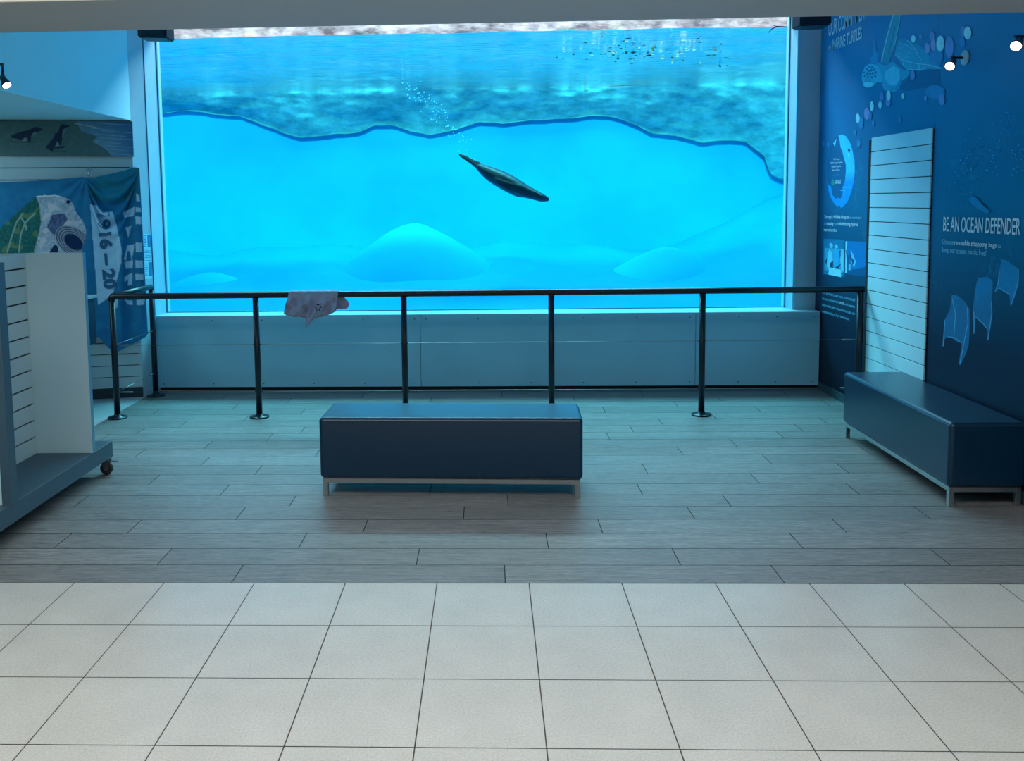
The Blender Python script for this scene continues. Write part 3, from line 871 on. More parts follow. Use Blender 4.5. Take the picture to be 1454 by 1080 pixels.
def banner():
    C7 = lambda pts: crop(0, 220, 6.752, pts)
    C4 = lambda pts: crop(0, 220, 3.994, pts)
    topx = [-60] + [p[0] for p in C7([(0, 262), (480, 240), (790, 210), (830, 214), (900, 215), (1060, 180), (1200, 145), (1290, 116), (1325, 124)])]
    topy = [260] + [p[1] for p in C7([(0, 262), (480, 240), (790, 210), (830, 214), (900, 215), (1060, 180), (1200, 145), (1290, 116), (1325, 124)])]
    botx = [-60, 0, 140, 162, 183, 207, 211]; boty = [470, 472, 478, 502, 491, 478, 472]
    shell = C7([(-300, 935), (-300, 800), (0, 700), (90, 620), (190, 530), (330, 405), (360, 415), (395, 520), (400, 640), (360, 800), (330, 960), (-300, 960)])
    head = C7([(345, 395), (420, 385), (530, 383), (600, 398), (660, 425), (700, 470), (720, 530), (760, 590), (800, 640), (825, 720), (820, 800), (795, 870), (780, 960), (330, 960), (360, 800), (400, 640), (390, 520)])
    patch = C7([(500, 570), (620, 560), (650, 620), (580, 700), (545, 770), (500, 760), (450, 690)])
    jaw = C7([(470, 935), (520, 858), (552, 872), (560, 935)])
    strip = [(128, 290), (137, 291.5), (146, 302), (160, 300), (166, 322), (172.5, 352), (172.5, 372), (165, 400), (160, 418), (139, 433)]
    big = [C4(p) for p in ([(695, 325), (765, 292), (757, 345), (706, 356)], [(712, 410), (746, 402), (728, 472)], [(722, 512), (762, 505), (755, 560), (745, 592), (738, 545), (722, 545), (715, 600), (703, 590)],
                           [(705, 610), (755, 592), (752, 640), (715, 645)], [(705, 690), (752, 668), (748, 735), (725, 740), (728, 700), (708, 722)], [(770, 215), (788, 230), (795, 262), (772, 262)],
                           [(770, 296), (796, 300), (798, 324), (768, 322)], [(766, 348), (800, 350), (803, 392), (770, 392)], [(770, 495), (806, 498), (808, 550), (770, 550)], [(768, 597), (808, 598), (812, 640), (768, 640)],
                           [(768, 674), (812, 676), (815, 708), (768, 708)], [(775, 822), (820, 815), (818, 848), (776, 852)], [(708, 820), (752, 826), (752, 850), (722, 846)], [(640, 812), (672, 806), (664, 870), (650, 866)])]
    lines = [C7(l) for l in ([(70, 930), (110, 790), (160, 640), (220, 560)], [(180, 930), (200, 760), (240, 650), (200, 600)], [(330, 930), (380, 760), (400, 640), (385, 500)], [(255, 720), (240, 650), (330, 560)])]

    def segd(pl, x, y):
        best = 1e9
        for (ax, ay), (bx_, by_) in zip(pl, pl[1:]):
            dx, dy = bx_ - ax, by_ - ay; t_ = max(0, min(1, ((x - ax) * dx + (y - ay) * dy) / (dx * dx + dy * dy)))
            best = min(best, math.hypot(x - ax - t_ * dx, y - ay - t_ * dy))
        return best

    def pix(u, v):
        x0 = -60 + 258 * u                                     # reference column at the top
        yt = float(np.interp(x0, topx, topy))
        xb = -60 + 270 * u; yb = float(np.interp(xb, botx, boty))
        return x0 + (xb - x0) * v, yt + (yb - yt) * v

    def disp(x, y):
        d_ = .06
        t_ = (x - 122) / 74
        if 0 < t_ < 1:
            s_ = (y - 250 + 8 * t_) / (4 * t_ * (1 - t_) + .12)
            if 0 < s_ < 95: d_ += .03 * math.sin(s_ * .26) * math.sin(math.pi * s_ / 95) * min(1, t_ * 6) * min(1, (1 - t_) * 6)
        a = math.atan2(x - 123, max(y - 248, .5)); rr = math.hypot(x - 123, y - 248)
        d_ += .006 * math.sin(a * 15) * min(1, rr / 30) * math.exp(-rr / 130)
        if x > 166: d_ += .022 * math.sin((x - 166) / 41 * 2 * math.pi * 1.3 + 1.2) * min(1, (x - 166) / 8) * min(1, max(0, (y - 285) / 40))
        d_ += .008 * math.sin(x * .11 + y * .02) * min(1, max(0, (y - 300) / 120))
        return d_

    def fn(u, v):
        x, y = pix(u, v); return swp(disp(x, y), x, y)

    def cf(u, v):
        x, y = pix(u, v)
        nz = noise.noise(Vector((x * .09, y * .09, 0))); n2_ = noise.noise(Vector((x * .3, y * .3, 4)))
        c = np.array((24, 98 + 10 * nz, 138 + 8 * nz))
        if x > 128 and y < 285: c = np.array((22, 104, 128))
        if inside(shell, x, y):
            c = np.array((24, 84, 82)) + n2_ * np.array((10, 26, 18))
            if nz > .28: c = np.array((74, 104, 76))
            if min(segd(l, x, y) for l in lines) < 1.1: c = np.array((120, 140, 128))
        if inside(head, x, y):
            c = np.array((138, 150, 164)) + n2_ * 26
            if nz > .2: c = np.array((172, 168, 176))
            if inside(patch, x, y): c = np.array((70, 84, 116)) + n2_ * 30
            ex, ey = x - 104.5, y - 343.5; e_ = math.hypot((ex * .8 + ey * .6) / 14, (-ex * .6 + ey * .8) / 9)
            if e_ < 1: c = np.array((8, 38, 72))
            elif e_ < 2.1: c = np.array((96, 104, 122)) + 42 * math.sin(e_ * 22) * np.array((1, 1, 1))
            if inside(jaw, x, y): c = np.array((10, 40, 66))
            if math.hypot(x - 97, y - 286.5) < 2.8: c = np.array((14, 34, 60))
            if y < 278.4 + .002 * (x - 75) ** 2: c = np.array((190, 200, 206))
        if inside(strip, x, y): c = np.array((140, 176, 200)) + nz * 8
        for b_ in big:
            if inside(b_, x, y): c = np.array((140, 176, 198))
        return tuple(min(1, q * 1.7) for q in lin(np.clip(c, 0, 255)))

    o = grid_mesh('hanging_banner', fn, 330, 270, M_fabricprint, None, cf)
    tag(o, 'teal fabric banner with a sea turtle photo and centenary dates hanging in folds', 'banner')
    # dates running down the pale strip, drawn on the cloth
    vs, fs = text_geo('1916 \u2013 20', .045)
    P0, P1 = (138.5, 303.0), (148.5, 411.0)                   # start and end of the line, text runs downwards
    wid = 16.5
    out = []
    for u, v in vs:
        x = P0[0] + (P1[0] - P0[0]) * u + wid * v; y = P0[1] + (P1[1] - P0[1]) * u - wid * .12 * v
        out.append(tuple(swp(disp(x, y) + .006, x, y)))
    me = bpy.data.meshes.new('date_lettering'); me.from_pydata(out, [], fs)
    dl = new_obj('date_lettering', me, o, [mat('teal lettering', lin((30, 104, 148)), .7)])
    dl['label'] = 'teal dates printed down the pale strip'
    return disp


disp = banner()
# metal hook that holds the banner up
bm = bmesh.new()
h0 = swp(.0, 125.5, 239); h1 = swp(.055, 126.5, 241); 
tube(bm, [swp(.004, 125.5, 238), swp(.05, 126, 240), swp(.06, 127, 246), swp(.05, 129, 251)], .006, 8)
tube(bm, [swp(.05, 123, 241), swp(.056, 127.5, 247), swp(.05, 131.5, 255)], .006, 8)
tube(bm, [swp(.05, 129, 240), swp(.056, 126, 247), swp(.05, 124, 250)], .004, 8)
t = finish('hook', bm, mat('bright chrome hook', lin((210, 214, 218)), .2, 1.0)); tag(t, 'small chrome hook holding the banner on the slat wall', 'hook')

# paper notice on the left pillar
nt_ = empty('wall_notice', hit(SP0, SPN, 211, 364), 'narrow faded paper notice taped on the left pillar', 'notice')
d = Decals(SP0, SPN, .0008); d.poly([(203.6, 332), (214.4, 332), (216.6, 395), (206, 396)], (170, 220, 236)); d.build('paper', nt_, M_print)
d = Decals(SP0, SPN, .0015)
for a, b_ in (((209, 333), (214.6, 351)), ((210.8, 372), (216, 392))):
    d.poly([(a[0], a[1]), (b_[0], a[1]), (b_[0], b_[1]), (a[0] + .8, b_[1])], (54, 130, 176))
for k in range(8): d.poly([(205.2, 353.5 + 2.3 * k), (215, 353 + 2.3 * k), (215, 353.9 + 2.3 * k), (205.2, 354.4 + 2.3 * k)], (64, 140, 182))
for k in range(7):
    d.poly([(204.5, 334 + 2.5 * k), (208, 334 + 2.5 * k), (208, 335 + 2.5 * k), (204.5, 335 + 2.5 * k)], (64, 140, 182))
    d.poly([(206.3, 374 + 2.6 * k), (209.6, 374 + 2.6 * k), (209.6, 375 + 2.6 * k), (206.3, 375 + 2.6 * k)], (64, 140, 182))
d.build('printed_lines', nt_, M_print)
adopt(nt_)


# ------------------------------------------------------------------ printed murals on the right wall
def mural_mat():
    M = bpy.data.materials.new('underwater mural print'); M.use_nodes = True
    nt = M.node_tree; b = nt.nodes['Principled BSDF']; L = nt.links
    tc = nt.nodes.new('ShaderNodeTexCoord'); sx = nt.nodes.new('ShaderNodeSeparateXYZ'); L.new(tc.outputs['Object'], sx.inputs[0])
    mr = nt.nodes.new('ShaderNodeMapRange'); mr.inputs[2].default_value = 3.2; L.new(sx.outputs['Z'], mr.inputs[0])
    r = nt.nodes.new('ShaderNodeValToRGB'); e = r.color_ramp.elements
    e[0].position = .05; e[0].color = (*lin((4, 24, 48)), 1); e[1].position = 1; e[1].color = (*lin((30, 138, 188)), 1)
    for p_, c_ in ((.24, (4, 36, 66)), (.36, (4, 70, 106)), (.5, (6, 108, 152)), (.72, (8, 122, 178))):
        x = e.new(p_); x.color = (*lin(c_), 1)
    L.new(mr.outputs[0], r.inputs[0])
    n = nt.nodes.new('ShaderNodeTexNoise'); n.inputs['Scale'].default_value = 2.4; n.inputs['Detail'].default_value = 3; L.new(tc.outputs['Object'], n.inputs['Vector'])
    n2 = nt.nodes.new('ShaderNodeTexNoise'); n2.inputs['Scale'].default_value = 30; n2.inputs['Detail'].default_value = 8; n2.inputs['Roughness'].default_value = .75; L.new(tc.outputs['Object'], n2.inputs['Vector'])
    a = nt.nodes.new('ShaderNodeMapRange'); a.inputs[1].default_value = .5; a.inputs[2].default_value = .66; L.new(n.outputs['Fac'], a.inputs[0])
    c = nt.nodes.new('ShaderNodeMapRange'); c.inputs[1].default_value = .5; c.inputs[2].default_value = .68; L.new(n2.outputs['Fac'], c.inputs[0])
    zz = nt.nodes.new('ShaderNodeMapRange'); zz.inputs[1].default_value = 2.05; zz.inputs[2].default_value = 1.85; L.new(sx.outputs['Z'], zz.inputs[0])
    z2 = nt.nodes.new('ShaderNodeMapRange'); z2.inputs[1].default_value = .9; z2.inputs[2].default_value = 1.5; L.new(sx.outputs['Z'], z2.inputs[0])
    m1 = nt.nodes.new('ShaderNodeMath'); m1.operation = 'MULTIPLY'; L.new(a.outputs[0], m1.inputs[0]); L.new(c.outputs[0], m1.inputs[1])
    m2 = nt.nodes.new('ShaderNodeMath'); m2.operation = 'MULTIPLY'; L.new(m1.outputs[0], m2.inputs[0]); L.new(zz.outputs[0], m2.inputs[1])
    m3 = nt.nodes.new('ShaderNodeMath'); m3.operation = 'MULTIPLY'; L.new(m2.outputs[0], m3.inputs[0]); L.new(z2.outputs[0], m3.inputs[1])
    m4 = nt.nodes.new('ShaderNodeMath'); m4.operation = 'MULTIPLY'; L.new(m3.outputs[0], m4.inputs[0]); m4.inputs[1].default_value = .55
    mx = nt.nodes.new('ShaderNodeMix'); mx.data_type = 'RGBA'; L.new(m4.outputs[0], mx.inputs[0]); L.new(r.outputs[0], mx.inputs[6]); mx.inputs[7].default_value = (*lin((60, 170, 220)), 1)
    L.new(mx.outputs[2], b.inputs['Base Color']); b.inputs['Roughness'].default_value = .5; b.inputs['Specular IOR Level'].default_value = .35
    return M


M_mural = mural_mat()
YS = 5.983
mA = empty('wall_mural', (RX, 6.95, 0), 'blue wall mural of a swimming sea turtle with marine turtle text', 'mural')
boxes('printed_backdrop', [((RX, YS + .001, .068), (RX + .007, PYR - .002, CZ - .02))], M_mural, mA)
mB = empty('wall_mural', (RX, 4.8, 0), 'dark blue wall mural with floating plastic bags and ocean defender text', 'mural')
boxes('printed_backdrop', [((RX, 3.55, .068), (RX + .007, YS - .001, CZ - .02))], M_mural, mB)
WN = (-1, 0, 0)
T7 = lambda pts: crop(1210, 10, 7.2, pts)
T4 = lambda pts: crop(1114, 0, 4.276, pts)
# turtle
d = Decals((RX, 0, 0), WN)
d.poly(T7([(600, 660), (900, 640), (905, 790), (820, 820), (700, 830), (560, 860), (480, 840), (560, 730)]), (4, 96, 142))
d.poly(T7([(455, 345), (530, 325), (600, 345), (660, 370), (730, 430), (800, 510), (870, 590), (920, 625), (850, 632), (750, 628), (640, 650), (560, 640), (520, 600), (440, 490)]),
       [(30, 140, 176)] * 4 + [(34, 150, 186)] * 6 + [(40, 160, 190)] * 4)
for l in ([(440, 490), (530, 550), (640, 575), (780, 590), (910, 625)], [(560, 640), (700, 640), (780, 620), (910, 628)], [(530, 550), (520, 600)], [(600, 570), (600, 640)], [(680, 585), (690, 640)], [(480, 370), (560, 390), (640, 440)], [(560, 340), (640, 420), (680, 520)]):
    d.line(T7(l), .8, (112, 205, 222))
rt = random.Random(11)
for k in range(46):
    a_, b_ = rt.uniform(470, 700), rt.uniform(360, 540)
    if b_ < 350 + max(0, a_ - 560) * .8: continue
    d.ell(*T7([(a_, b_)])[0], rt.uniform(.6, 1.6), rt.uniform(.5, 1.2), (70, 180, 200), n=7)
d.poly(T7([(200, 540), (260, 560), (330, 600), (420, 560), (470, 600), (520, 640), (590, 660), (560, 720), (500, 760), (480, 830), (420, 860), (330, 840), (310, 760), (260, 770)]), (46, 160, 196))
d.poly(T7([(335, 660), (420, 600), (480, 640), (490, 730), (455, 800), (380, 790), (330, 740)]), (78, 192, 220))
d.line(T7([(500, 700), (490, 760), (450, 830), (400, 855)]), 1.0, (20, 120, 160)); d.line(T7([(310, 780), (330, 840), (400, 862), (460, 850)]), .8, (96, 200, 220))
d.poly(T7([(420, 62), (495, 62), (490, 140), (470, 250), (440, 400), (400, 500), (370, 590), (300, 570), (310, 480), (345, 330), (380, 200)]), [(60, 150, 170)] * 5 + [(44, 140, 164)] * 6)
d.line(T7([(425, 62), (385, 200), (350, 330), (315, 480), (300, 560)]), 1.4, (140, 205, 214)); d.line(T7([(492, 64), (486, 140), (462, 250), (436, 390)]), .9, (120, 196, 206))
d.line(T7([(440, 200), (410, 330), (370, 470)]), 1.6, (30, 116, 146))
d.poly(T7([(185, 540), (215, 470), (230, 330), (240, 330), (245, 450), (270, 480), (262, 590), (200, 590)]), (38, 146, 190))
d.poly(T7([(130, 610), (175, 580), (225, 585), (260, 600), (300, 680), (300, 770), (250, 770), (215, 805), (160, 825), (115, 805), (98, 740), (100, 690)]), (70, 186, 214))
d.poly(T7([(120, 770), (160, 760), (215, 765), (215, 805), (160, 825), (115, 805)]), (120, 214, 230))
for cx_, cy_, rr in ((150, 635, 13), (178, 612, 12), (205, 612, 12), (222, 640, 13), (240, 668, 13), (196, 645, 13), (168, 655, 13), (212, 678, 14), (184, 688, 14), (150, 682, 13), (124, 668, 10), (128, 704, 11), (160, 716, 12), (200, 718, 12), (236, 706, 12), (140, 742, 9), (176, 745, 9)):
    d.poly([T7([(cx_ + rr * math.cos(q + cx_), cy_ + rr * 1.15 * math.sin(q + cx_))])[0] for q in (0.1, 1.1, 2.2, 3.2, 4.1, 5.3)], (22, 112, 152))
d.line(T7([(105, 770), (150, 758), (210, 764)]), .7, (20, 100, 140))
d.build('turtle_print', mA, M_print)
# out of focus light dots
lt, pk, mv, dm = (160, 226, 240), (134, 150, 200), (98, 140, 196), (44, 134, 186)
dots = [(*T7([(a, b_)])[0], rx / 7.2, ry / 7.2, c) for a, b_, rx, ry, c in (
    (880, 500, 48, 100, dm), (995, 410, 45, 110, mv), (850, 870, 100, 75, dm), (820, 520, 30, 60, dm), (1125, 360, 30, 50, dm), (1133, 250, 25, 55, mv), (700, 300, 16, 30, mv), (818, 300, 25, 52, mv), (768, 420, 28, 52, pk),
    (828, 388, 27, 60, pk), (905, 345, 36, 62, mv), (900, 375, 40, 80, lt), (625, 325, 23, 38, lt), (533, 320, 12, 18, dm), (1180, 265, 38, 66, lt), (617, 695, 25, 50, mv), (303, 915, 20, 45, mv), (368, 970, 25, 45, mv), (372, 905, 22, 52, lt),
    (520, 910, 14, 32, lt), (285, 1000, 18, 36, lt), (750, 935, 15, 30, mv), (918, 950, 28, 56, mv))]
dots += [(*T4([(a, b_)])[0], rx / 4.276, ry / 4.276, c) for a, b_, rx, ry, c in (
    (500, 690, 17, 37, pk), (520, 705, 10, 25, dm), (530, 645, 12, 30, lt), (463, 745, 15, 38, dm), (444, 718, 12, 30, lt), (538, 748, 8, 17, dm), (427, 803, 8, 16, dm), (699, 724, 7, 18, mv), (450, 870, 12, 25, dm), (265, 877, 8, 20, dm), (237, 872, 6, 16, dm))]
for k_, q in enumerate(dots):
    d = Decals((RX, 0, 0), WN, .0036 + .00003 * k_); d.ell(*q); d.build('light_dot_print', mA, M_print)
# map disc
G = lambda pts: crop(1150, 180, 8.31, pts)
d = Decals((RX, 0, 0), WN)
d.ell(*G([(368, 520)])[0], 160 / 8.31, 430 / 8.31, (4, 96, 142), n=40)
t1, t2 = (56, 196, 232), (10, 150, 226)
cres = [(335, 105), (385, 90), (430, 115), (470, 180), (500, 270), (525, 400), (530, 520), (520, 640), (490, 770), (450, 870), (400, 940), (365, 955), (345, 930), (322, 945), (285, 900), (250, 840), (222, 760), (206, 650), (225, 690), (250, 700), (265, 800), (300, 850), (330, 835), (360, 850), (385, 790), (385, 720), (412, 650), (425, 520), (425, 450), (400, 360), (382, 290), (362, 240), (350, 150)]
d.poly(G(cres), [t1 if p[1] < 560 else t2 for p in cres])
d.poly(G([(275, 195), (315, 135), (295, 235)]), (90, 210, 236))
d.poly(G([(445, 275), (460, 248), (478, 280), (460, 310)]), (6, 84, 128)); d.poly(G([(440, 310), (470, 320), (455, 355)]), (130, 226, 240))
d.poly(G([(255, 640), (270, 610), (283, 640), (290, 680), (275, 692), (252, 680)]), (40, 150, 130))
d.poly(G([(272, 568), (352, 564), (352, 569), (272, 573)]), (110, 190, 220))
d.poly(G([(385, 716), (480, 713), (480, 719), (385, 722)]), t1); d.poly(G([(362, 744), (418, 741), (418, 752), (362, 755)]), t1)
d.build('map_disc_print', mA, M_print)


def wall_text(txt, a, b_, top, parent, m, bold=0.0, off=.004):
    """a, b_: baseline ends; top: a capital's top above a (all as the photo shows them)"""
    A, B, T = (atX(RX, *q) for q in (a, b_, top)); s = Vector((-off, 0, 0))
    return lettering('lettering', txt, A + s, B + s, Vector((0, 0, T.z - A.z)), m, parent, bold)


K = lambda x, y: (1060 + x / 8.06, y / 8.06)
wall_text('OUR COMMITMENT', K(942, 420), K(1392, 200), K(942, 245), mA, M_printpale, .012)
wall_text('MARINE TURTLES', K(990, 580), K(1325, 440), K(990, 450), mA, M_printpale, .012)
wall_text('to', K(942, 572), K(972, 560), K(942, 510), mA, M_printpale)
K = lambda x, y: (1165 + x / 19.63, 220 + y / 19.63)
for tx_, x0, x1, yb0, yt in (('The Taronga', 370, 550, 140, 92), ('Wildlife Hospital Satellite', 275, 630, 250, 198), ('Tracking Project for', 315, 590, 348, 296), ('Marine Turtles', 340, 550, 446, 396), ('SUEZ', 412, 585, 800, 700)):
    wall_text(tx_, K(x0, yb0), K(x1, yb0 - (x1 - x0) * .06), K(x0, yt), mA, M_printpale, .01, .004)
K = lambda x, y: (1164 + x / 18.175, 295 + y / 18.175)
wall_text('Taronga\u2019s Wildlife Hospital', K(128, 272), K(765, 282), K(128, 188), mA, M_printpale, .015)
wall_text('is committed', K(785, 283), K(1085, 289), K(785, 205), mA, M_printdim)
wall_text('to', K(125, 432), K(165, 434), K(125, 356), mA, M_printdim)
wall_text('treating', K(180, 434), K(365, 442), K(180, 354), mA, M_printpale, .015)
wall_text('and', K(385, 443), K(470, 446), K(385, 366), mA, M_printdim)
wall_text('rehabilitating injured', K(485, 447), K(1000, 470), K(485, 358), mA, M_printpale, .012)
wall_text('marine turtles.', K(120, 598), K(455, 614), K(120, 516), mA, M_printpale, .012)
K = lambda x, y: (1160 + x / 18, 410 + y / 18)
wall_text('our partners, we have committed', K(150, 118), K(985, 318), K(150, 48), mA, M_printdim)
wall_text('the next ten years to', K(142, 268), K(575, 370), K(142, 198), mA, M_printdim)
wall_text('track', K(592, 378), K(705, 410), K(592, 300), mA, M_printpale, .015)
wall_text('and', K(720, 412), K(805, 432), K(720, 350), mA, M_printdim)
wall_text('monitor', K(825, 440), K(992, 488), K(825, 380), mA, M_printdim, .015)
wall_text('these turtles after release to increase our', K(142, 425), K(985, 668), K(142, 355), mA, M_printdim)
wall_text('understanding of their behaviour.', K(138, 595), K(845, 805), K(138, 525), mA, M_printdim)
# two small photographs
H = lambda pts: crop(1150, 300, 6.75, pts)
d = Decals((RX, 0, 0), WN)
d.poly(H([(132, 262), (332, 272), (330, 628), (130, 600)]), (20, 120, 160))
d.poly(H([(140, 350), (325, 360), (322, 590), (140, 560)]), (60, 160, 196))
for p_ in ([(185, 310), (205, 300), (222, 320), (215, 350), (190, 350)], [(238, 320), (262, 312), (270, 345), (245, 360)], [(290, 370), (320, 360), (325, 420), (300, 440)]): d.poly(H(p_), (110, 196, 220))
for p_ in ([(170, 400), (190, 360), (215, 400), (220, 500), (180, 560), (160, 520)], [(290, 440), (322, 400), (322, 580), (300, 560)]): d.poly(H(p_), (128, 208, 226))
for p_ in ([(225, 370), (280, 370), (270, 530), (235, 540)],): d.poly(H(p_), (50, 170, 220))
for p_ in ([(190, 500), (222, 470), (222, 540), (200, 560)], [(282, 380), (296, 370), (290, 470)], [(240, 540), (300, 500), (250, 590)], [(145, 480), (165, 440), (160, 520)]): d.poly(H(p_), (10, 60, 100))
d.poly(H([(188, 535), (298, 560), (298, 630), (175, 604)]), (150, 220, 236))
d.build('team_photo_print', mA, M_print)
d = Decals((RX, 0, 0), WN)
d.poly(H([(338, 282), (556, 294), (552, 625), (336, 600)]), (4, 118, 186))
d.poly(H([(420, 556), (470, 552), (552, 520), (552, 625), (336, 600), (340, 560)]), (6, 84, 132))
d.poly(H([(342, 290), (358, 284), (352, 590), (338, 590)]), (150, 216, 236)); d.poly(H([(345, 380), (368, 340), (362, 320), (352, 400), (380, 440), (375, 540), (362, 560)]), (20, 90, 140))
for p_ in ([(390, 360), (420, 420), (440, 480), (425, 540), (400, 500)], [(372, 500), (392, 510), (388, 565), (370, 560)]): d.poly(H(p_), (100, 192, 220))
for p_ in ([(395, 440), (425, 470), (410, 520)], [(380, 400), (398, 430), (386, 470)]): d.poly(H(p_), (8, 70, 116))
d.build('field_photo_print', mA, M_print)
# ocean defender mural
K = lambda x, y: (1330 + x / 4.5, 290 + y / 4.5)
wall_text('BE AN OCEAN DEFENDER', K(45, 170), K(537, 194), K(45, 76), mB, M_printpale, .008)
wall_text('Choose', K(40, 252), K(110, 257), K(40, 220), mB, M_printdim)
wall_text('re-usable shopping bags', K(117, 257), K(387, 276), K(117, 226), mB, M_printpale, .012)
wall_text('to', K(394, 277), K(415, 279), K(394, 244), mB, M_printdim)
wall_text('keep our oceans plastic free!', K(40, 305), K(320, 328), K(40, 271), mB, M_printdim)
R4 = lambda pts: crop(1330, 290, 4.5, pts)
bags = [([(97, 578), (130, 582), (180, 620), (210, 670), (213, 760), (205, 900), (185, 960), (160, 1010), (150, 1028), (140, 1020), (150, 960), (160, 885), (130, 880), (100, 855), (70, 845), (52, 860), (45, 910), (38, 905), (45, 800), (50, 740), (85, 670), (90, 610)],
         [[(195, 660), (200, 760), (175, 880), (148, 1020)], [(52, 740), (46, 840), (40, 905)], [(70, 845), (110, 850), (160, 885)], [(100, 600), (120, 700), (110, 840)]]),
        ([(265, 470), (320, 462), (350, 480), (358, 510), (352, 620), (358, 700), (345, 790), (330, 870), (322, 865), (325, 800), (300, 765), (270, 740), (250, 720), (245, 790), (240, 828), (235, 825), (230, 680), (245, 560), (255, 500)],
         [[(236, 680), (240, 760), (238, 825)], [(350, 620), (352, 700), (326, 868)], [(250, 720), (300, 765), (326, 800)]]),
        ([(415, 348), (450, 360), (525, 415), (525, 500), (500, 590), (475, 650), (468, 640), (465, 575), (430, 560), (400, 535), (372, 562), (390, 500), (400, 420)],
         [[(522, 420), (520, 500), (474, 648)], [(400, 430), (392, 500), (374, 560)], [(400, 535), (440, 562), (466, 575)]])]
for outl, ln in bags:
    d = Decals((RX, 0, 0), WN); cb_ = [(26, 122, 170) if p[1] < 600 else (30, 106, 150) for p in outl]
    d.poly(R4(outl), cb_)
    for l in ln: d.line(R4(l), 1.0, (84, 164, 200))
    d.build('plastic_bag_print', mB, M_print)
# coral speckle high on the mural
d = Decals((RX, 0, 0), WN); rc = random.Random(4)
for cxp, cyp, sx_, sy_, n_ in ((1385, 235, 14, 10, 60), (1435, 178, 12, 14, 60), (1372, 240, 7, 22, 50), (1445, 225, 8, 12, 40), (1400, 215, 25, 8, 40)):
    for k in range(n_): d.ell(min(1453, max(1338, rc.gauss(cxp, sx_))), rc.gauss(cyp, sy_), rc.uniform(.4, 1.5), rc.uniform(.4, 1.3), rc.choice([(30, 130, 180), (56, 156, 204), (20, 116, 168)]), rc.uniform(0, 3), 6)
d.poly(crop(1114, 180, 4.276, [(1115, 440), (1135, 420), (1165, 430), (1200, 470), (1245, 510), (1230, 525), (1180, 500), (1140, 470)]), (30, 128, 176))
tag(d.build('coral_print', mB, M_print), kind='stuff')
adopt(mA); adopt(mB)

# slat panel on the right wall
sp = empty('slat_wall_panel', (RX, 6.45, 0), 'tall pale slatted display panel on the right wall between the murals', 'display panel')
tmp = bmesh.new(); slat_panel(tmp, 0, 6.905 - 5.985, .1, 2.083, [2.083 - .1025 * k for k in range(1, 20)], 0, .014, .006)
bmesh.ops.transform(tmp, matrix=Matrix(((0, 1, 0, RX - .0145), (-1, 0, 0, 6.905), (0, 0, 1, 0), (0, 0, 0, 1))), verts=tmp.verts)
finish('slat_boards', tmp, [mat('pale slat laminate', lin((194, 242, 250)), .5, noise_amt=.03, noise_scale=4), M_slatgroove], sp)  # slat colour is tinted to stand in for cyan window light
boxes('edge_strip', [((RX - .012, 6.907, .1), (RX - .002, 6.955, 2.07))], M_darkgap, sp)
adopt(sp)


# ------------------------------------------------------------------ spotlights
def spotlight(plate, elbow, head, aim, label, n):
    root = empty('spotlight', plate, label, 'spotlight')
    bm = bmesh.new(); lathe(bm, [(.045, 0), (.045, .006), (.036, .012), (.012, .018)], plate, n, 28); finish('wall_plate', bm, mat('pale blue steel', lin((170, 204, 216)), .4), root)
    bm = bmesh.new(); tube(bm, [Vector(plate) + Vector(n) * .016, elbow, Vector(head) - Vector(aim).normalized() * .035], .008, 10); finish('arm', bm, M_black, root)
    bm = bmesh.new(); h = Vector(head); a = Vector(aim).normalized()
    lathe(bm, [(.010, -.045), (.017, -.04), (.02, -.01), (.028, .02), (.031, .028), (.028, .029)], h, a, 20); lh = finish('lamp_head', bm, M_black, root)
    bm = bmesh.new(); lathe(bm, [(.026, .0295), (.02, .032), (.001, .033)], h, a, 20); finish('bulb', bm, mat('warm lamp glass', (1, .9, .8), .3, emit=(1, .86, .72), estr=3), lh)
    adopt(root)


pA = atX(RX - .002, 1371, 82); hA = atX(RX - .15, 1351, 91)
spotlight(pA, (RX - .085, pA.y + .0, pA.z + .002), hA, (-.55, -.55, -.45), 'black wall spotlight on a round plate beside the turtle print', (-1, 0, 0))
pB = atX(RX - .002, 1464, 52); hB = atX(RX - .15, 1445, 62)
spotlight(pB, (RX - .085, pB.y, pB.z + .002), hB, (-.55, -.55, -.45), 'black wall spotlight at the photo right edge over the ocean defender mural', (-1, 0, 0))
pC = atX(BX + .002, -14, 92); hC = atX(BX + .14, 7, 116)
spotlight(pC, (BX + .08, pC.y, pC.z + .004), hC, (.5, -.3, -.75), 'black spotlight on the cyan lit bulkhead at the left', (1, 0, 0))


# dark wedge boxes under the ceiling at the window corners
def wedge(x0, x1, y0, y1, z0, z1, label, flip):
    root = empty('ceiling_speaker', ((x0 + x1) / 2, (y0 + y1) / 2, z1), label, 'speaker', group=None)
    bm = bmesh.new(); sl = .02
    P = [(x0, y0, z1 + .06), (x1, y0, z1 + .06), (x1, y0, z0 + (0 if flip else sl * .3)), (x0, y0, z0 + (sl * .6 if flip else 0))]
    a = [bm.verts.new(p) for p in P]; c = [bm.verts.new((p[0], y1, p[2])) for p in P]
    bm.faces.new(a); bm.faces.new(c[::-1])
    for k in range(4): bm.faces.new((a[k], a[(k + 1) % 4], c[(k + 1) % 4], c[k]))
    bmesh.ops.bevel(bm, geom=bm.edges[:], offset=.012, segments=2, affect='EDGES')
    finish('cabinet', bm, mat('dark speaker cabinet', lin((10, 26, 44)), .5), root)
    boxes('bracket', [(((x0 + x1) / 2 - .02, (y0 + y1) / 2 - .02, z1 + .05), ((x0 + x1) / 2 + .02, (y0 + y1) / 2 + .02, CZ))], M_black, root)
    adopt(root)


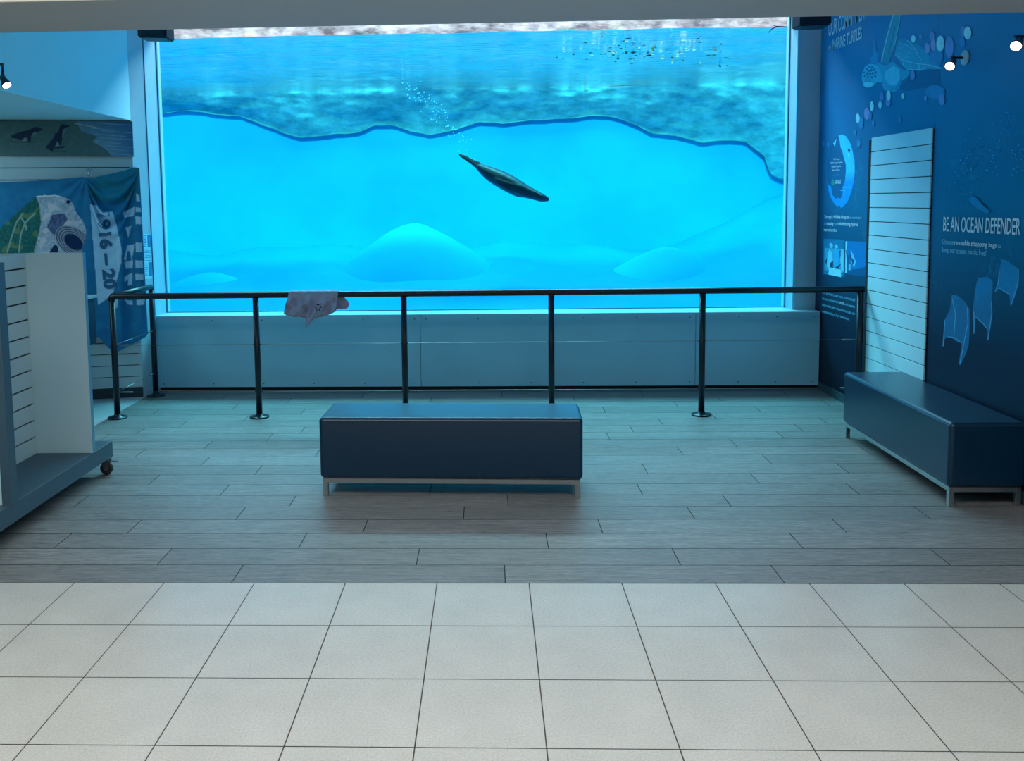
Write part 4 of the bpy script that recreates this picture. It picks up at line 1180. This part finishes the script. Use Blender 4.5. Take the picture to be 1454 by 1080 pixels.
wl, wh = atY(7.3, 194.5, 45), atY(7.3, 236, 54)
wedge(wl.x, wh.x, 7.3, 7.5, wh.z, wl.z, 'dark speaker box above the left window pillar', True)
wl, wh = atY(7.3, 1136.5, 22), atY(7.3, 1181, 36)
wedge(wl.x, wh.x, 7.3, 7.5, wh.z, wl.z, 'dark speaker box above the right window pillar', False)


# ------------------------------------------------------------------ light
def area(name, loc, rot, sx, sy, power, col):
    l = bpy.data.lights.new(name, 'AREA'); l.shape = 'RECTANGLE'; l.size, l.size_y, l.energy, l.color = sx, sy, power, col
    o = bpy.data.objects.new(name, l); COL.objects.link(o); o.location = loc; o.rotation_euler = [math.radians(a) for a in rot]
    return o


# daylight over the pool, with added fill lamps
area('pool_daylight', (-.2, 10.6, 6.2), (0, 0, 0), 9.0, 3.6, 90, (.96, .99, 1.0))
area('pool_room_fill', (-.2, 11.6, 6.4), (-40, 0, 0), 8.0, 1.8, 1150, (.48, .86, 1.0))  # added cyan lamp aimed through the window to fill the room
sun = bpy.data.lights.new('pool_sun', 'SUN'); sun.energy = 3.8; sun.angle = math.radians(6); sun.color = (1, .97, .92)
so = bpy.data.objects.new('pool_sun', sun); COL.objects.link(so); so.rotation_euler = (math.radians(52), 0, math.radians(-6))
area('alcove_fill', (-4.6, 5.9, 2.365), (0, 0, 0), .8, 1.6, 24, (.55, .88, 1.0))  # added unseen lamp that brightens the alcove wall and banner
# shop lighting over the tiles
area('shop_light', (-.3, 2.1, 2.93), (0, 0, 0), 5.0, 1.8, 122, (1.0, .94, .88))
area('shop_light_far', (0, -1.5, 2.9), (0, 0, 0), 6.0, 1.5, 25, (1.0, .95, .88))
w = bpy.data.worlds.new('world'); scene.world = w; w.use_nodes = True
w.node_tree.nodes['Background'].inputs[0].default_value = (.75, .95, 1.0, 1); w.node_tree.nodes['Background'].inputs[1].default_value = .09

scene.view_settings.view_transform = 'Standard'
scene.view_settings.look = 'None'
scene.view_settings.exposure = 0
scene.view_settings.gamma = 1
try:
    scene.cycles.max_bounces = 10; scene.cycles.diffuse_bounces = 5; scene.cycles.transparent_max_bounces = 12
    scene.cycles.use_denoising = True; scene.cycles.sample_clamp_indirect = 8
except Exception: pass
